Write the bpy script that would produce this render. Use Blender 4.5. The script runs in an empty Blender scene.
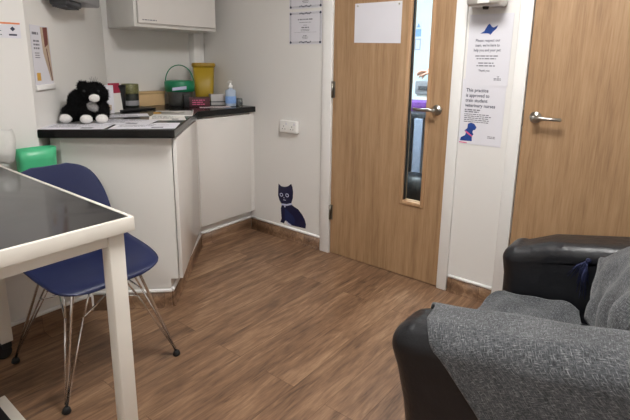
import bpy, bmesh, math, random
from mathutils import Vector, Matrix
random.seed(7)
scene = bpy.context.scene
COL = scene.collection
R2 = math.sqrt(2.0)
PI = math.pi

# ------------------------------------------------------------------ helpers
def smooth(bm, on=True):
    for f in bm.faces: f.smooth = on

def merge(bm, other, mat=None):
    if mat is not None: bmesh.ops.transform(other, matrix=mat, verts=other.verts)
    me = bpy.data.meshes.new('tmp'); other.to_mesh(me); other.free()
    bm.from_mesh(me); bpy.data.meshes.remove(me)

def box(bm, lo, hi, bev=0.0, seg=2, mat=None):
    b = bmesh.new()
    bmesh.ops.create_cube(b, size=1.0)
    lo = Vector(lo); hi = Vector(hi)
    for v in b.verts:
        v.co = Vector(((lo.x if v.co.x < 0 else hi.x), (lo.y if v.co.y < 0 else hi.y), (lo.z if v.co.z < 0 else hi.z)))
    if bev > 0:
        bmesh.ops.bevel(b, geom=b.edges[:], offset=bev, segments=seg, profile=0.5, affect='EDGES')
        if seg > 1: smooth(b)
    merge(bm, b, mat); return bm

def prism(bm, pts, z0, z1, bev=0.0, mat=None):
    """extrude a 2D outline from z0 to z1"""
    b = bmesh.new()
    lo = [b.verts.new((p[0], p[1], z0)) for p in pts]
    hi = [b.verts.new((p[0], p[1], z1)) for p in pts]
    b.faces.new(lo[::-1]); b.faces.new(hi)
    n = len(pts)
    for i in range(n):
        b.faces.new((lo[i], lo[(i+1) % n], hi[(i+1) % n], hi[i]))
    bmesh.ops.recalc_face_normals(b, faces=b.faces)
    if bev > 0: bmesh.ops.bevel(b, geom=b.edges[:], offset=bev, segments=2, profile=0.5, affect='EDGES')
    merge(bm, b, mat); return bm

def loft(bm, rings, cap=True, closed=True):
    b = bmesh.new()
    vs = [[b.verts.new(p) for p in r] for r in rings]
    n = len(rings[0])
    for i in range(len(vs)-1):
        for j in range(n if closed else n-1):
            k = (j+1) % n
            b.faces.new((vs[i][j], vs[i][k], vs[i+1][k], vs[i+1][j]))
    caps = []
    if cap: caps = [b.faces.new(vs[0][::-1]), b.faces.new(vs[-1])]
    bmesh.ops.recalc_face_normals(b, faces=b.faces)
    smooth(b)
    for f in caps: f.smooth = False
    merge(bm, b); return bm

def lathe(bm, prof, c=(0, 0), n=32, cap=True, sx=1.0, sy=1.0):
    return loft(bm, [[(c[0]+r*sx*math.cos(2*PI*i/n), c[1]+r*sy*math.sin(2*PI*i/n), z) for i in range(n)] for r, z in prof], cap)

def tube(bm, pts, r, n=10, closed=False):
    pts = [Vector(p) for p in pts]
    rad = r if isinstance(r, (list, tuple)) else [r]*len(pts)
    rings = []; up = Vector((0, 0, 1))
    for i, p in enumerate(pts):
        a = pts[i-1] if i else (pts[-1] if closed else pts[0])
        c = pts[(i+1) % len(pts)] if (i < len(pts)-1 or closed) else pts[-1]
        t = (c-a).normalized()
        s = t.cross(up)
        if s.length < 0.05: s = t.cross(Vector((1, 0, 0)))
        s.normalize(); w = s.cross(t).normalized()
        rings.append([p + rad[i]*(math.cos(2*PI*k/n)*s + math.sin(2*PI*k/n)*w) for k in range(n)])
    if closed: rings.append(rings[0])
    return loft(bm, rings, cap=not closed)

def sphere(bm, c, r, sc=(1, 1, 1), rot=None, sub=3):
    b = bmesh.new(); bmesh.ops.create_icosphere(b, subdivisions=sub, radius=r)
    m = Matrix.Translation(c) @ (rot or Matrix.Identity(4)) @ Matrix.Diagonal((*sc, 1))
    smooth(b); merge(bm, b, m); return bm

def sheet(bm, grid, thick):
    """a cloth-like grid of points given a real thickness"""
    b = bmesh.new()
    vs = [[b.verts.new(p) for p in row] for row in grid]
    for i in range(len(vs)-1):
        for j in range(len(vs[0])-1):
            b.faces.new((vs[i][j], vs[i][j+1], vs[i+1][j+1], vs[i+1][j]))
    bmesh.ops.recalc_face_normals(b, faces=b.faces)
    bmesh.ops.solidify(b, geom=b.faces[:], thickness=thick)
    smooth(b); merge(bm, b); return bm

def put(o, parent, base):
    COL.objects.link(o)
    if parent is not None: o.parent = parent
    return o

def part(name, bm, mat, parent, label=None):
    """mesh built in world coordinates; origin at the parent's base"""
    base = Vector((0, 0, 0)); p = parent
    while p is not None: base += p.location; p = p.parent
    bmesh.ops.translate(bm, vec=-base, verts=bm.verts)
    me = bpy.data.meshes.new(name); bm.to_mesh(me); bm.free()
    for m in (mat if isinstance(mat, list) else [mat]): me.materials.append(m)
    o = bpy.data.objects.new(name, me); put(o, parent, base)
    if label: o['label'] = label
    return o

def thing(name, label, cat, loc, group=None):
    o = bpy.data.objects.new(name, None); o.empty_display_size = 0.05
    o.location = loc; COL.objects.link(o)
    o['label'] = label; o['category'] = cat
    if group: o['group'] = group
    return o

def single(name, bm, mat, label, cat, loc, group=None):
    bmesh.ops.translate(bm, vec=-Vector(loc), verts=bm.verts)
    me = bpy.data.meshes.new(name); bm.to_mesh(me); bm.free(); me.materials.append(mat)
    o = bpy.data.objects.new(name, me); o.location = loc; COL.objects.link(o)
    o['label'] = label; o['category'] = cat
    if group: o['group'] = group
    return o

def struct(name, bm, mat, parent=None):
    o = part(name, bm, mat, parent)
    if parent is None: o['kind'] = 'structure'
    return o

def frame(X, Y, O):
    X = Vector(X).normalized(); Y = Vector(Y).normalized(); Z = X.cross(Y)
    M = Matrix.Identity(4)
    for i in range(3):
        M[i][0], M[i][1], M[i][2], M[i][3] = X[i], Y[i], Z[i], O[i]
    return M

def lettering(bm, s, size, M, align='LEFT', depth=0.0003, bold=0.0, width=None):
    cu = bpy.data.curves.new('txt', 'FONT'); cu.body = s; cu.size = size
    cu.align_x = align; cu.extrude = depth; cu.offset = bold; cu.resolution_u = 2
    o = bpy.data.objects.new('txt', cu); COL.objects.link(o)
    dg = bpy.context.evaluated_depsgraph_get(); dg.update()
    me = bpy.data.meshes.new_from_object(o.evaluated_get(dg))
    if width and len(me.vertices):
        xs = [v.co.x for v in me.vertices]; k = width/(max(xs)-min(xs))
        for v in me.vertices: v.co.x *= k
    me.transform(M); bm.from_mesh(me)
    bpy.data.objects.remove(o); bpy.data.curves.remove(cu); bpy.data.meshes.remove(me)
    return bm

def bars(bm, M, x0, y0, w, rows, pitch, h, rag=0.3, gap=0.25, d=0.0003):
    """rows of tiny word-like strokes: print too small to read"""
    for r in range(rows):
        x = x0; end = x0 + w*(1-rag*random.random())
        while x < end:
            l = min(end-x, h*random.uniform(1.2, 4.5))
            box(bm, (x, y0-r*pitch-h, 0), (x+l, y0-r*pitch, d), mat=M)
            x += l + h*0.7
    return bm

# ------------------------------------------------------------------ materials
def new_mat(name):
    m = bpy.data.materials.new(name); m.use_nodes = True
    nt = m.node_tree; return m, nt, nt.nodes['Principled BSDF']

def srgb(r, g, b):
    f = lambda c: ((c/255)/12.92 if c/255 <= 0.04045 else (((c/255)+0.055)/1.055)**2.4)
    return (f(r), f(g), f(b), 1)

def plain(name, rgb, rough=0.5, metal=0.0, var=0.06, scale=30, bump=0.0, bscale=200, coat=0.0, spec=0.5, trans=0.0, ior=1.45, stretch=(1, 1, 1)):
    m, nt, b = new_mat(name); N = nt.nodes; L = nt.links
    c = srgb(*rgb)
    tc = N.new('ShaderNodeTexCoord'); mp = N.new('ShaderNodeMapping'); mp.inputs['Scale'].default_value = stretch
    L.new(tc.outputs['Object'], mp.inputs[0])
    nz = N.new('ShaderNodeTexNoise'); nz.inputs['Scale'].default_value = scale; nz.inputs['Detail'].default_value = 4
    L.new(mp.outputs[0], nz.inputs[0])
    cr = N.new('ShaderNodeValToRGB')
    cr.color_ramp.elements[0].color = tuple(x*(1-var) for x in c[:3])+(1,); cr.color_ramp.elements[0].position = 0.3
    cr.color_ramp.elements[1].color = tuple(min(1, x*(1+var)) for x in c[:3])+(1,); cr.color_ramp.elements[1].position = 0.7
    L.new(nz.outputs[0], cr.inputs[0]); L.new(cr.outputs[0], b.inputs['Base Color'])
    b.inputs['Roughness'].default_value = rough; b.inputs['Metallic'].default_value = metal
    b.inputs['Coat Weight'].default_value = coat; b.inputs['Specular IOR Level'].default_value = spec
    b.inputs['Transmission Weight'].default_value = trans; b.inputs['IOR'].default_value = ior
    if bump > 0:
        n2 = N.new('ShaderNodeTexNoise'); n2.inputs['Scale'].default_value = bscale; n2.inputs['Detail'].default_value = 5
        L.new(mp.outputs[0], n2.inputs[0])
        bp = N.new('ShaderNodeBump'); bp.inputs['Strength'].default_value = bump; bp.inputs['Distance'].default_value = 0.01
        L.new(n2.outputs[0], bp.inputs['Height']); L.new(bp.outputs[0], b.inputs['Normal'])
    return m

def wood(name, dark, mid, light, axis='Z', rough=0.45, fine=1.0):
    """straight oak grain running along an axis"""
    m, nt, b = new_mat(name); N = nt.nodes; L = nt.links
    tc = N.new('ShaderNodeTexCoord')
    def noise(sc, s, det=5):
        mp = N.new('ShaderNodeMapping'); v = [sc, sc, sc]; v['XYZ'.index(axis)] = sc*s
        mp.inputs['Scale'].default_value = v; L.new(tc.outputs['Object'], mp.inputs[0])
        n = N.new('ShaderNodeTexNoise'); n.inputs['Scale'].default_value = 1; n.inputs['Detail'].default_value = det
        n.inputs['Roughness'].default_value = 0.6; n.inputs['Distortion'].default_value = 0.1
        L.new(mp.outputs[0], n.inputs[0]); return n.outputs[0]
    a = noise(26*fine, 0.06); c = noise(130*fine, 0.05, 4); e = noise(6*fine, 0.2, 2)
    mx = N.new('ShaderNodeMath'); mx.operation = 'MULTIPLY_ADD'; mx.inputs[1].default_value = 0.5
    L.new(a, mx.inputs[0])
    m2 = N.new('ShaderNodeMath'); m2.operation = 'MULTIPLY_ADD'; m2.inputs[1].default_value = 0.35; L.new(c, m2.inputs[0])
    m3 = N.new('ShaderNodeMath'); m3.operation = 'MULTIPLY'; m3.inputs[1].default_value = 0.15; L.new(e, m3.inputs[0])
    L.new(m3.outputs[0], m2.inputs[2]); L.new(m2.outputs[0], mx.inputs[2])
    cr = N.new('ShaderNodeValToRGB'); el = cr.color_ramp.elements
    el[0].position = 0.33; el[0].color = srgb(*dark); el[1].position = 0.67; el[1].color = srgb(*light)
    x = el.new(0.5); x.color = srgb(*mid)
    L.new(mx.outputs[0], cr.inputs[0]); L.new(cr.outputs[0], b.inputs['Base Color'])
    bp = N.new('ShaderNodeBump'); bp.inputs['Strength'].default_value = 0.08; bp.inputs['Distance'].default_value = 0.004
    L.new(mx.outputs[0], bp.inputs['Height']); L.new(bp.outputs[0], b.inputs['Normal'])
    b.inputs['Roughness'].default_value = rough
    return m

def floor_mat():
    m, nt, b = new_mat('oak_vinyl_planks'); N = nt.nodes; L = nt.links
    tc = N.new('ShaderNodeTexCoord')
    br = N.new('ShaderNodeTexBrick'); br.offset = 0.37; br.offset_frequency = 2
    for k, v in (('Scale', 1.0), ('Mortar Size', 0.0012), ('Mortar Smooth', 0.1), ('Bias', 0.0), ('Brick Width', 1.22), ('Row Height', 0.152)):
        br.inputs[k].default_value = v
    br.inputs['Color1'].default_value = (0, 0, 0, 1); br.inputs['Color2'].default_value = (1, 1, 1, 1); br.inputs['Mortar'].default_value = (0.5, 0.5, 0.5, 1)
    L.new(tc.outputs['Object'], br.inputs[0])
    sep = N.new('ShaderNodeSeparateColor'); L.new(br.outputs['Color'], sep.inputs[0])
    # shift the grain of every plank
    cmb = N.new('ShaderNodeCombineXYZ')
    mu = N.new('ShaderNodeMath'); mu.operation = 'MULTIPLY'; mu.inputs[1].default_value = 7.0; L.new(sep.outputs[0], mu.inputs[0])
    L.new(mu.outputs[0], cmb.inputs[0]); L.new(mu.outputs[0], cmb.inputs[1])
    add = N.new('ShaderNodeVectorMath'); add.operation = 'ADD'; L.new(tc.outputs['Object'], add.inputs[0]); L.new(cmb.outputs[0], add.inputs[1])
    def noise(sx, sy, det, dist):
        mp = N.new('ShaderNodeMapping'); mp.inputs['Scale'].default_value = (sx, sy, sy); L.new(add.outputs[0], mp.inputs[0])
        n = N.new('ShaderNodeTexNoise'); n.inputs['Scale'].default_value = 1; n.inputs['Detail'].default_value = det
        n.inputs['Roughness'].default_value = 0.62; n.inputs['Distortion'].default_value = dist
        L.new(mp.outputs[0], n.inputs[0]); return n.outputs[0]
    a = noise(4.5, 34, 7, 0.8); c = noise(13.0, 150, 4, 0.2); e = noise(1.6, 8, 3, 0.5)
    def madd(x, k, y=None):
        q = N.new('ShaderNodeMath'); q.operation = 'MULTIPLY_ADD'; L.new(x, q.inputs[0]); q.inputs[1].default_value = k
        if y is not None: L.new(y, q.inputs[2])
        else: q.inputs[2].default_value = 0.0
        return q.outputs[0]
    s = madd(a, 0.46, madd(c, 0.22, madd(e, 0.25, madd(sep.outputs[0], 0.07))))
    cr = N.new('ShaderNodeValToRGB'); el = cr.color_ramp.elements
    el[0].position = 0.37; el[0].color = srgb(84, 63, 48); el[1].position = 0.64; el[1].color = srgb(164, 133, 104)
    x = el.new(0.5); x.color = srgb(128, 98, 75)
    L.new(s, cr.inputs[0])
    mix = N.new('ShaderNodeMix'); mix.data_type = 'RGBA'; mix.blend_type = 'MULTIPLY'
    L.new(cr.outputs[0], mix.inputs[6]); mix.inputs[7].default_value = (0.55, 0.5, 0.45, 1); L.new(br.outputs['Fac'], mix.inputs[0])
    L.new(mix.outputs[2], b.inputs['Base Color'])
    b.inputs['Roughness'].default_value = 0.42; b.inputs['Specular IOR Level'].default_value = 0.4
    bp = N.new('ShaderNodeBump'); bp.inputs['Strength'].default_value = 0.06; bp.inputs['Distance'].default_value = 0.004
    L.new(s, bp.inputs['Height']); L.new(bp.outputs[0], b.inputs['Normal'])
    return m

def weave_mat():
    """grey heather woven throw: short light and dark threads"""
    m, nt, b = new_mat('grey_heather_weave'); N = nt.nodes; L = nt.links
    tc = N.new('ShaderNodeTexCoord')
    def noise(s, det):
        mp = N.new('ShaderNodeMapping'); mp.inputs['Scale'].default_value = s; mp.inputs['Rotation'].default_value = (0.0, 0.0, 0.0)
        L.new(tc.outputs['UV'], mp.inputs[0])
        n = N.new('ShaderNodeTexNoise'); n.inputs['Scale'].default_value = 1; n.inputs['Detail'].default_value = det; n.inputs['Roughness'].default_value = 0.7
        L.new(mp.outputs[0], n.inputs[0]); return n.outputs[0]
    a = noise((70, 330, 1), 3); c = noise((330, 70, 1), 3); e = noise((10, 10, 1), 2)
    mx = N.new('ShaderNodeMath'); mx.operation = 'MAXIMUM'; L.new(a, mx.inputs[0]); L.new(c, mx.inputs[1])
    q = N.new('ShaderNodeMath'); q.operation = 'MULTIPLY_ADD'; L.new(e, q.inputs[0]); q.inputs[1].default_value = 0.12; L.new(mx.outputs[0], q.inputs[2])
    cr = N.new('ShaderNodeValToRGB'); el = cr.color_ramp.elements
    el[0].position = 0.46; el[0].color = srgb(44, 46, 49); el[1].position = 0.80; el[1].color = srgb(150, 151, 153)
    x = el.new(0.63); x.color = srgb(86, 88, 91)
    L.new(q.outputs[0], cr.inputs[0]); L.new(cr.outputs[0], b.inputs['Base Color'])
    b.inputs['Roughness'].default_value = 0.95; b.inputs['Specular IOR Level'].default_value = 0.1
    b.inputs['Sheen Weight'].default_value = 0.2
    bp = N.new('ShaderNodeBump'); bp.inputs['Strength'].default_value = 0.5; bp.inputs['Distance'].default_value = 0.004
    L.new(mx.outputs[0], bp.inputs['Height']); L.new(bp.outputs[0], b.inputs['Normal'])
    return m

def emit(name, rgb, strength):
    m, nt, b = new_mat(name)
    b.inputs['Base Color'].default_value = srgb(*rgb); b.inputs['Emission Color'].default_value = srgb(*rgb)
    b.inputs['Emission Strength'].default_value = strength; return m

M = dict(
    wall=plain('painted_wall', (226, 224, 221), 0.55, var=0.012, scale=3, bump=0.02, bscale=120),
    cladding=plain('white_cladding', (229, 227, 223), 0.35, var=0.01, scale=3),
    ceiling=plain('ceiling_paint', (235, 234, 230), 0.8, var=0.01, scale=4),
    trim=plain('white_gloss_paint', (236, 235, 233), 0.3, var=0.01, scale=6),
    floor=floor_mat(),
    door=wood('oak_veneer', (138, 108, 79), (166, 133, 99), (182, 151, 117), 'Z', 0.42, 1.4),
    bead=wood('oak_bead', (160, 124, 90), (182, 146, 110), (198, 164, 128), 'Z', 0.4),
    steel=plain('brushed_steel', (176, 172, 165), 0.28, 1.0, var=0.05, scale=60, stretch=(1, 8, 1)),
    satin=plain('satin_steel', (206, 203, 198), 0.45, 0.8, var=0.03),
    chrome=plain('chrome', (232, 232, 232), 0.12, 1.0, var=0.02),
    hinge=plain('dull_steel', (135, 130, 122), 0.4, 1.0, var=0.05),
    unit=plain('white_gloss_laminate', (226, 223, 219), 0.14, var=0.008, scale=4, spec=0.5),
    unitin=plain('white_carcass', (220, 218, 214), 0.4, var=0.01),
    worktop=plain('black_laminate', (11, 11, 12), 0.24, var=0.25, scale=90),
    seam=plain('dark_gap', (48, 46, 44), 0.8),
    table=plain('white_powder_coat', (226, 221, 212), 0.4, var=0.015, scale=10),
    rubber=plain('black_rubber', (24, 24, 25), 0.6),
    navy=plain('navy_polypropylene', (34, 42, 80), 0.42, var=0.03, scale=40, bump=0.04, bscale=500),
    leather=plain('black_leather', (23, 24, 28), 0.36, var=0.15, scale=14, bump=0.4, bscale=22, spec=0.55),
    weave=weave_mat(),
    paper=plain('white_paper', (218, 217, 224), 0.7, var=0.01, scale=8),
    paperw=plain('cream_paper', (228, 225, 220), 0.6, var=0.01, scale=8),
    ink=plain('grey_print', (120, 120, 128), 0.7), inkd=plain('dark_print', (58, 62, 82), 0.7),
    blue=plain('blue_print', (30, 66, 140), 0.6, var=0.15, scale=60),
    pink=plain('pink_print', (214, 96, 140), 0.6), orange=plain('orange_print', (222, 136, 92), 0.6),
    catnavy=plain('navy_vinyl', (26, 26, 62), 0.45, var=0.2, scale=50),
    catblue=plain('blue_vinyl', (30, 42, 88), 0.45, var=0.1, scale=50),
    catlight=plain('pale_vinyl', (196, 200, 226), 0.45),
    red=plain('red_print', (160, 36, 66), 0.5), gold=plain('gold_print', (206, 158, 66), 0.5),
    tan=plain('tan_print', (190, 170, 150), 0.6, var=0.2, scale=12), brownp=plain('brown_print', (112, 62, 56), 0.6, var=0.3, scale=20),
    blackfur=plain('black_plush', (14, 14, 15), 0.95, var=0.3, scale=80, bump=0.6, bscale=120, spec=0.15),
    whitefur=plain('white_plush', (226, 224, 222), 0.95, var=0.05, scale=80, bump=0.5, bscale=120, spec=0.15),
    greyfur=plain('grey_plush', (150, 148, 148), 0.95, var=0.3, scale=120, bump=0.5, bscale=120, spec=0.15),
    tin=plain('dark_printed_tin', (46, 50, 46), 0.4, var=0.35, scale=60), tinband=plain('olive_band', (112, 112, 72), 0.4, var=0.45, scale=140),
    cardbox=plain('tan_card', (226, 192, 144), 0.6, var=0.04, scale=20), cardedge=plain('tan_card_lid', (204, 172, 126), 0.6, var=0.04),
    greenlid=plain('green_plastic', (20, 128, 88), 0.35, var=0.06), tubbody=plain('grey_tub_plastic', (92, 92, 90), 0.3, var=0.35, scale=24),
    maroon=plain('maroon_card', (78, 38, 44), 0.5, var=0.2, scale=20), black=plain('black_plastic', (22, 22, 24), 0.4),
    mustard=plain('mustard_plastic', (176, 146, 40), 0.4, var=0.04, scale=10), mustardlid=plain('mustard_lid', (160, 128, 36), 0.35, var=0.04),
    gel=plain('blue_gel', (206, 222, 244), 0.1, trans=0.25, ior=1.33, var=0.02), geltag=plain('blue_label', (132, 170, 226), 0.4, var=0.1, scale=80),
    clear=plain('clear_plastic', (238, 242, 242), 0.08, trans=0.85, ior=1.3, var=0.01),
    greybox=plain('pale_grey_card', (196, 192, 190), 0.6, var=0.03), greybox2=plain('grey_band', (110, 110, 112), 0.6),
    greenbin=plain('mint_green_plastic', (78, 186, 134), 0.3, var=0.03, scale=10), liner=plain('white_film', (226, 226, 222), 0.3, var=0.03, trans=0.25, bump=0.4, bscale=14),
    grey=plain('grey_plastic', (150, 150, 154), 0.45, var=0.04), darkgrey=plain('dark_grey_plastic', (70, 71, 75), 0.5),
    bluegrey=plain('blue_grey_metal', (160, 172, 196), 0.4, var=0.05), purple=plain('purple_card', (112, 62, 150), 0.5, var=0.2, scale=40),
    farwall=plain('pale_blue_wall', (222, 236, 240), 0.6, var=0.01, scale=3),
    skin=plain('skin', (206, 158, 136), 0.55, var=0.04, scale=40), hair=plain('brown_hair', (62, 44, 34), 0.7, var=0.3, scale=90),
    scrub=plain('teal_scrubs', (52, 92, 104), 0.85, var=0.05), trouser=plain('navy_trousers', (34, 38, 54), 0.85), shoe=plain('black_shoe', (24, 24, 26), 0.5),
    eye=plain('eye_white', (232, 230, 228), 0.2), lips=plain('lips', (176, 104, 98), 0.5),
    lamp=emit('lamp_diffuser', (255, 253, 250), 32.0), lamp2=emit('cool_lamp_diffuser', (232, 246, 255), 56.0),
)
# smoked glass on the table
m, nt, b = new_mat('smoked_glass'); N = nt.nodes; L = nt.links
tc = N.new('ShaderNodeTexCoord'); nz = N.new('ShaderNodeTexNoise'); nz.inputs['Scale'].default_value = 4.0; nz.inputs['Detail'].default_value = 5; nz.inputs['Distortion'].default_value = 1.2
L.new(tc.outputs['Object'], nz.inputs[0])
cr = N.new('ShaderNodeValToRGB'); cr.color_ramp.elements[0].position = 0.42; cr.color_ramp.elements[0].color = (0.1, 0.1, 0.1, 1)
cr.color_ramp.elements[1].position = 0.58; cr.color_ramp.elements[1].color = (0.2, 0.2, 0.2, 1)
L.new(nz.outputs[0], cr.inputs[0]); L.new(cr.outputs[0], b.inputs['Roughness'])
b.inputs['Base Color'].default_value = srgb(30, 30, 33); b.inputs['Specular IOR Level'].default_value = 0.6
M['smoked'] = m
# window glass of the door: clear, thin
m, nt, b = new_mat('vision_glass'); N = nt.nodes; L = nt.links
tr = N.new('ShaderNodeBsdfTransparent'); tr.inputs[0].default_value = (0.94, 0.97, 0.97, 1)
gl = N.new('ShaderNodeBsdfGlossy'); gl.inputs['Roughness'].default_value = 0.02
mx = N.new('ShaderNodeMixShader'); mx.inputs[0].default_value = 0.05
L.new(tr.outputs[0], mx.inputs[1]); L.new(gl.outputs[0], mx.inputs[2]); L.new(mx.outputs[0], N['Material Output'].inputs[0])
M['glass'] = m

# ------------------------------------------------------------------ the room
UB, VB, VL = 2.379, 3.04, 2.305          # door wall, back wall, wall behind the table
KU = 0.875                               # where the diagonal wall leaves the left wall
U0, V0, HC = -1.4, -0.75, 2.4
T = 0.10
bm = bmesh.new(); prism(bm, [(U0, V0), (UB, V0), (UB, VB), (KU+VB-VL, VB), (KU, VL), (U0, VL)], -0.06, 0.0)
box(bm, (UB, V0, -0.06), (4.4, VB+.1, 0.0))
struct('floor', bm, M['floor'])
bm = bmesh.new(); box(bm, (U0-T, V0-T, HC), (4.4, VB+T, HC+0.08)); struct('ceiling', bm, M['ceiling'])
bm = bmesh.new(); box(bm, (KU+VB-VL-.1, VB, 0), (UB+T, VB+T, HC)); struct('wall_back', bm, M['wall'])
bm = bmesh.new()
prism(bm, [(KU, VL), (KU+VB-VL, VB), (KU+VB-VL-.0, VB+T), (KU-.06, VL+T+.03)], 0, HC)
struct('wall_diagonal', bm, M['cladding'])
bm = bmesh.new(); box(bm, (U0-T, VL, 0), (KU, VL+T, HC)); struct('wall_left', bm, M['wall'])
bm = bmesh.new(); box(bm, (U0-T, V0, 0), (U0, VL, HC)); struct('wall_rear', bm, M['wall'])
bm = bmesh.new(); box(bm, (U0-T, V0-T, 0), (UB+T, V0, HC)); struct('wall_near', bm, M['wall'])
D1a, D1b = 1.0, 1.757                    # door leaf with the vision panel
D2a, D2b = -0.13, 0.628                  # door leaf behind the armchair
DH = 2.0
bm = bmesh.new()
for a, c in ((V0, D2a-.03), (D2b+.03, D1a-.03), (D1b+.03, VB)): box(bm, (UB, a, 0), (UB+T, c, HC))
for a, c in ((D2a-.03, D2b+.03), (D1a-.03, D1b+.03)): box(bm, (UB, a, DH+.035), (UB+T, c, HC))
struct('wall_right', bm, M['wall'])

def lining(name, a, c, na, nc):
    """door lining, stop and architrave as one trim piece"""
    bm = bmesh.new()
    for p, q in ((a-.029, a-.004), (c+.004, c+.029)): box(bm, (UB-.002, p, 0), (UB+T, q, DH+.03))
    box(bm, (UB-.002, a-.029, DH+.004), (UB+T, c+.029, DH+.03))
    for p, q in ((a-.006, a+.012), (c-.012, c+.006)): box(bm, (UB+.045, p, 0.0), (UB+.06, q, DH+.004))
    for p, q in ((a-.004-na, a-.004), (c+.004, c+.004+nc)): box(bm, (UB-.018, p, 0), (UB-.0005, q, DH+.07), 0.004)
    box(bm, (UB-.018, a-.004-na, DH+.006), (UB-.0005, c+.004+nc, DH+.07), 0.004)
    struct(name, bm, M['trim'])
lining('trim_1', D1a, D1b, 0.058, 0.074)
lining('trim_2', D2a, D2b, 0.062, 0.058)

# doors
def lever(parent, v, z, sgn, face):
    bm = bmesh.new()
    Mx = frame((0, -1, 0), (0, 0, 1), (face, v, z))
    b = bmesh.new(); lathe(b, [(0.026, 0), (0.027, 0.004), (0.025, 0.009), (0.012, 0.010), (0.010, 0.014), (0.010, 0.045), (0.0115, 0.052), (0.006, 0.055)], n=28); merge(bm, b, Mx)
    h = part('door_handle', bm, M['steel'], parent, 'brushed steel round rosette and lever')
    bm = bmesh.new()
    tube(bm, [(face-.045, v, z), (face-.046, v+sgn*.03, z), (face-.046, v+sgn*.07, z-.001), (face-.045, v+sgn*.118, z)], [.0095, .009, .0085, .0075], 12)
    part('lever', bm, M['steel'], h)
def hinges(parent, v, zs, face):
    for z in zs:
        bm = bmesh.new(); tube(bm, [(face-.006, v, z-.05), (face-.006, v, z+.05)], .0075, 10)
        box(bm, (face-.003, v-.001, z-.05), (face+.001, v-.02 if v > 1 else v+.02, z+.05))
        part('hinge', bm, M['hinge'], parent)

F1 = UB - .004                           # room side face of the door leaf
SA, SB, S0, S1 = 1.124, 1.246, 0.462, 1.80   # vision panel
bm = bmesh.new()
for a, c, z0, z1 in ((D1a, SA, .006, DH), (SB, D1b, .006, DH), (SA, SB, .006, S0), (SA, SB, S1, DH)): box(bm, (F1, a, z0), (F1+.042, c, z1))
door = struct('door_1', bm, M['door'])
bm = bmesh.new()
for a, c, z0, z1 in ((SA-.016, SA+.004, S0-.018, S1+.018), (SB-.004, SB+.016, S0-.018, S1+.018), (SA+.004, SB-.004, S0-.018, S0+.004), (SA+.004, SB-.004, S1-.004, S1+.018)):
    box(bm, (F1-.007, a, z0), (F1+.016, c, z1), .002); box(bm, (F1+.026, a, z0), (F1+.049, c, z1), .002)
part('glazing_bead', bm, M['bead'], door)
bm = bmesh.new(); box(bm, (F1+.018, SA+.008, S0+.005), (F1+.024, SB-.008, S1-.005)); part('vision_glass', bm, M['glass'], door)
bm = bmesh.new()
for a, c in ((SA+.0042, SA+.0075), (SB-.0075, SB-.0042)): box(bm, (F1+.010, a, S0+.005), (F1+.032, c, S1-.005))
part('glazing_gasket', bm, M['black'], door)
lever(door, 1.066, 0.998, 1, F1); hinges(door, D1b+.002, (0.285, 1.075, 1.86), F1)
bm = bmesh.new(); box(bm, (F1, D2a, .006), (F1+.042, D2b, DH)); door2 = struct('door_2', bm, M['door'])
lever(door2, 0.574, 1.0, -1, F1); hinges(door2, D2a-.002, (0.285, 1.075, 1.86), F1)
bm = bmesh.new(); box(bm, (F1-.003, D2b-.001, .955), (F1+.005, D2b+.006, 1.03)); part('latch_plate', bm, M['hinge'], door2)

# coved vinyl skirting with its white cap
def skirting(name, pts, side, h=.094, z=0):
    bm = bmesh.new(); cap = bmesh.new()
    for (a, c) in zip(pts[:-1], pts[1:]):
        a = Vector((*a, 0)); c = Vector((*c, 0)); d = (c-a).normalized(); n = Vector((-d.y, d.x, 0))*side
        rings = []
        prof = [(0, 0), (.018, 0), (.014, .004), (.011, .013), (.010, .026), (.009, h-.012), (0, h-.012)]
        for p in (a, c): rings.append([p + n*o + Vector((0, 0, z+k)) for o, k in prof])
        loft(bm, rings)
        rings = []
        prof = [(0, h-.012), (.011, h-.012), (.014, h-.006), (.012, h), (.005, h+.003), (0, h+.003)]
        for p in (a, c): rings.append([p + n*o + Vector((0, 0, z+k)) for o, k in prof])
        loft(cap, rings)
    o = struct(name, bm, M['floor']); part('skirting_cap', cap, M['trim'], o)
VK, UF = 2.46, 1.878                      # back base unit's door front; where it meets the angled unit
PB = 2.505                               # plinth of the back unit
skirting('baseboard_right', [(UB, D1b+.08), (UB, PB-.011)], 1)
skirting('baseboard_right_middle', [(UB, D2b+.068), (UB, D1a-.064)], 1)
skirting('baseboard_right_near', [(UB, V0), (UB, D2a-.064)], 1)
skirting('baseboard_near', [(U0, V0), (UB-.02, V0)], 1)
skirting('baseboard_rear', [(U0, VL-.1), (U0, V0+.02)], 1)
# boxed pipe run low along the left wall
bm = bmesh.new(); box(bm, (U0, 2.222, 0), (1.028, VL, .45)); struct('trim_3', bm, M['wall'])
skirting('baseboard_left', [(U0+.02, 2.222), (1.0, 2.222)], -1)

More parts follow.
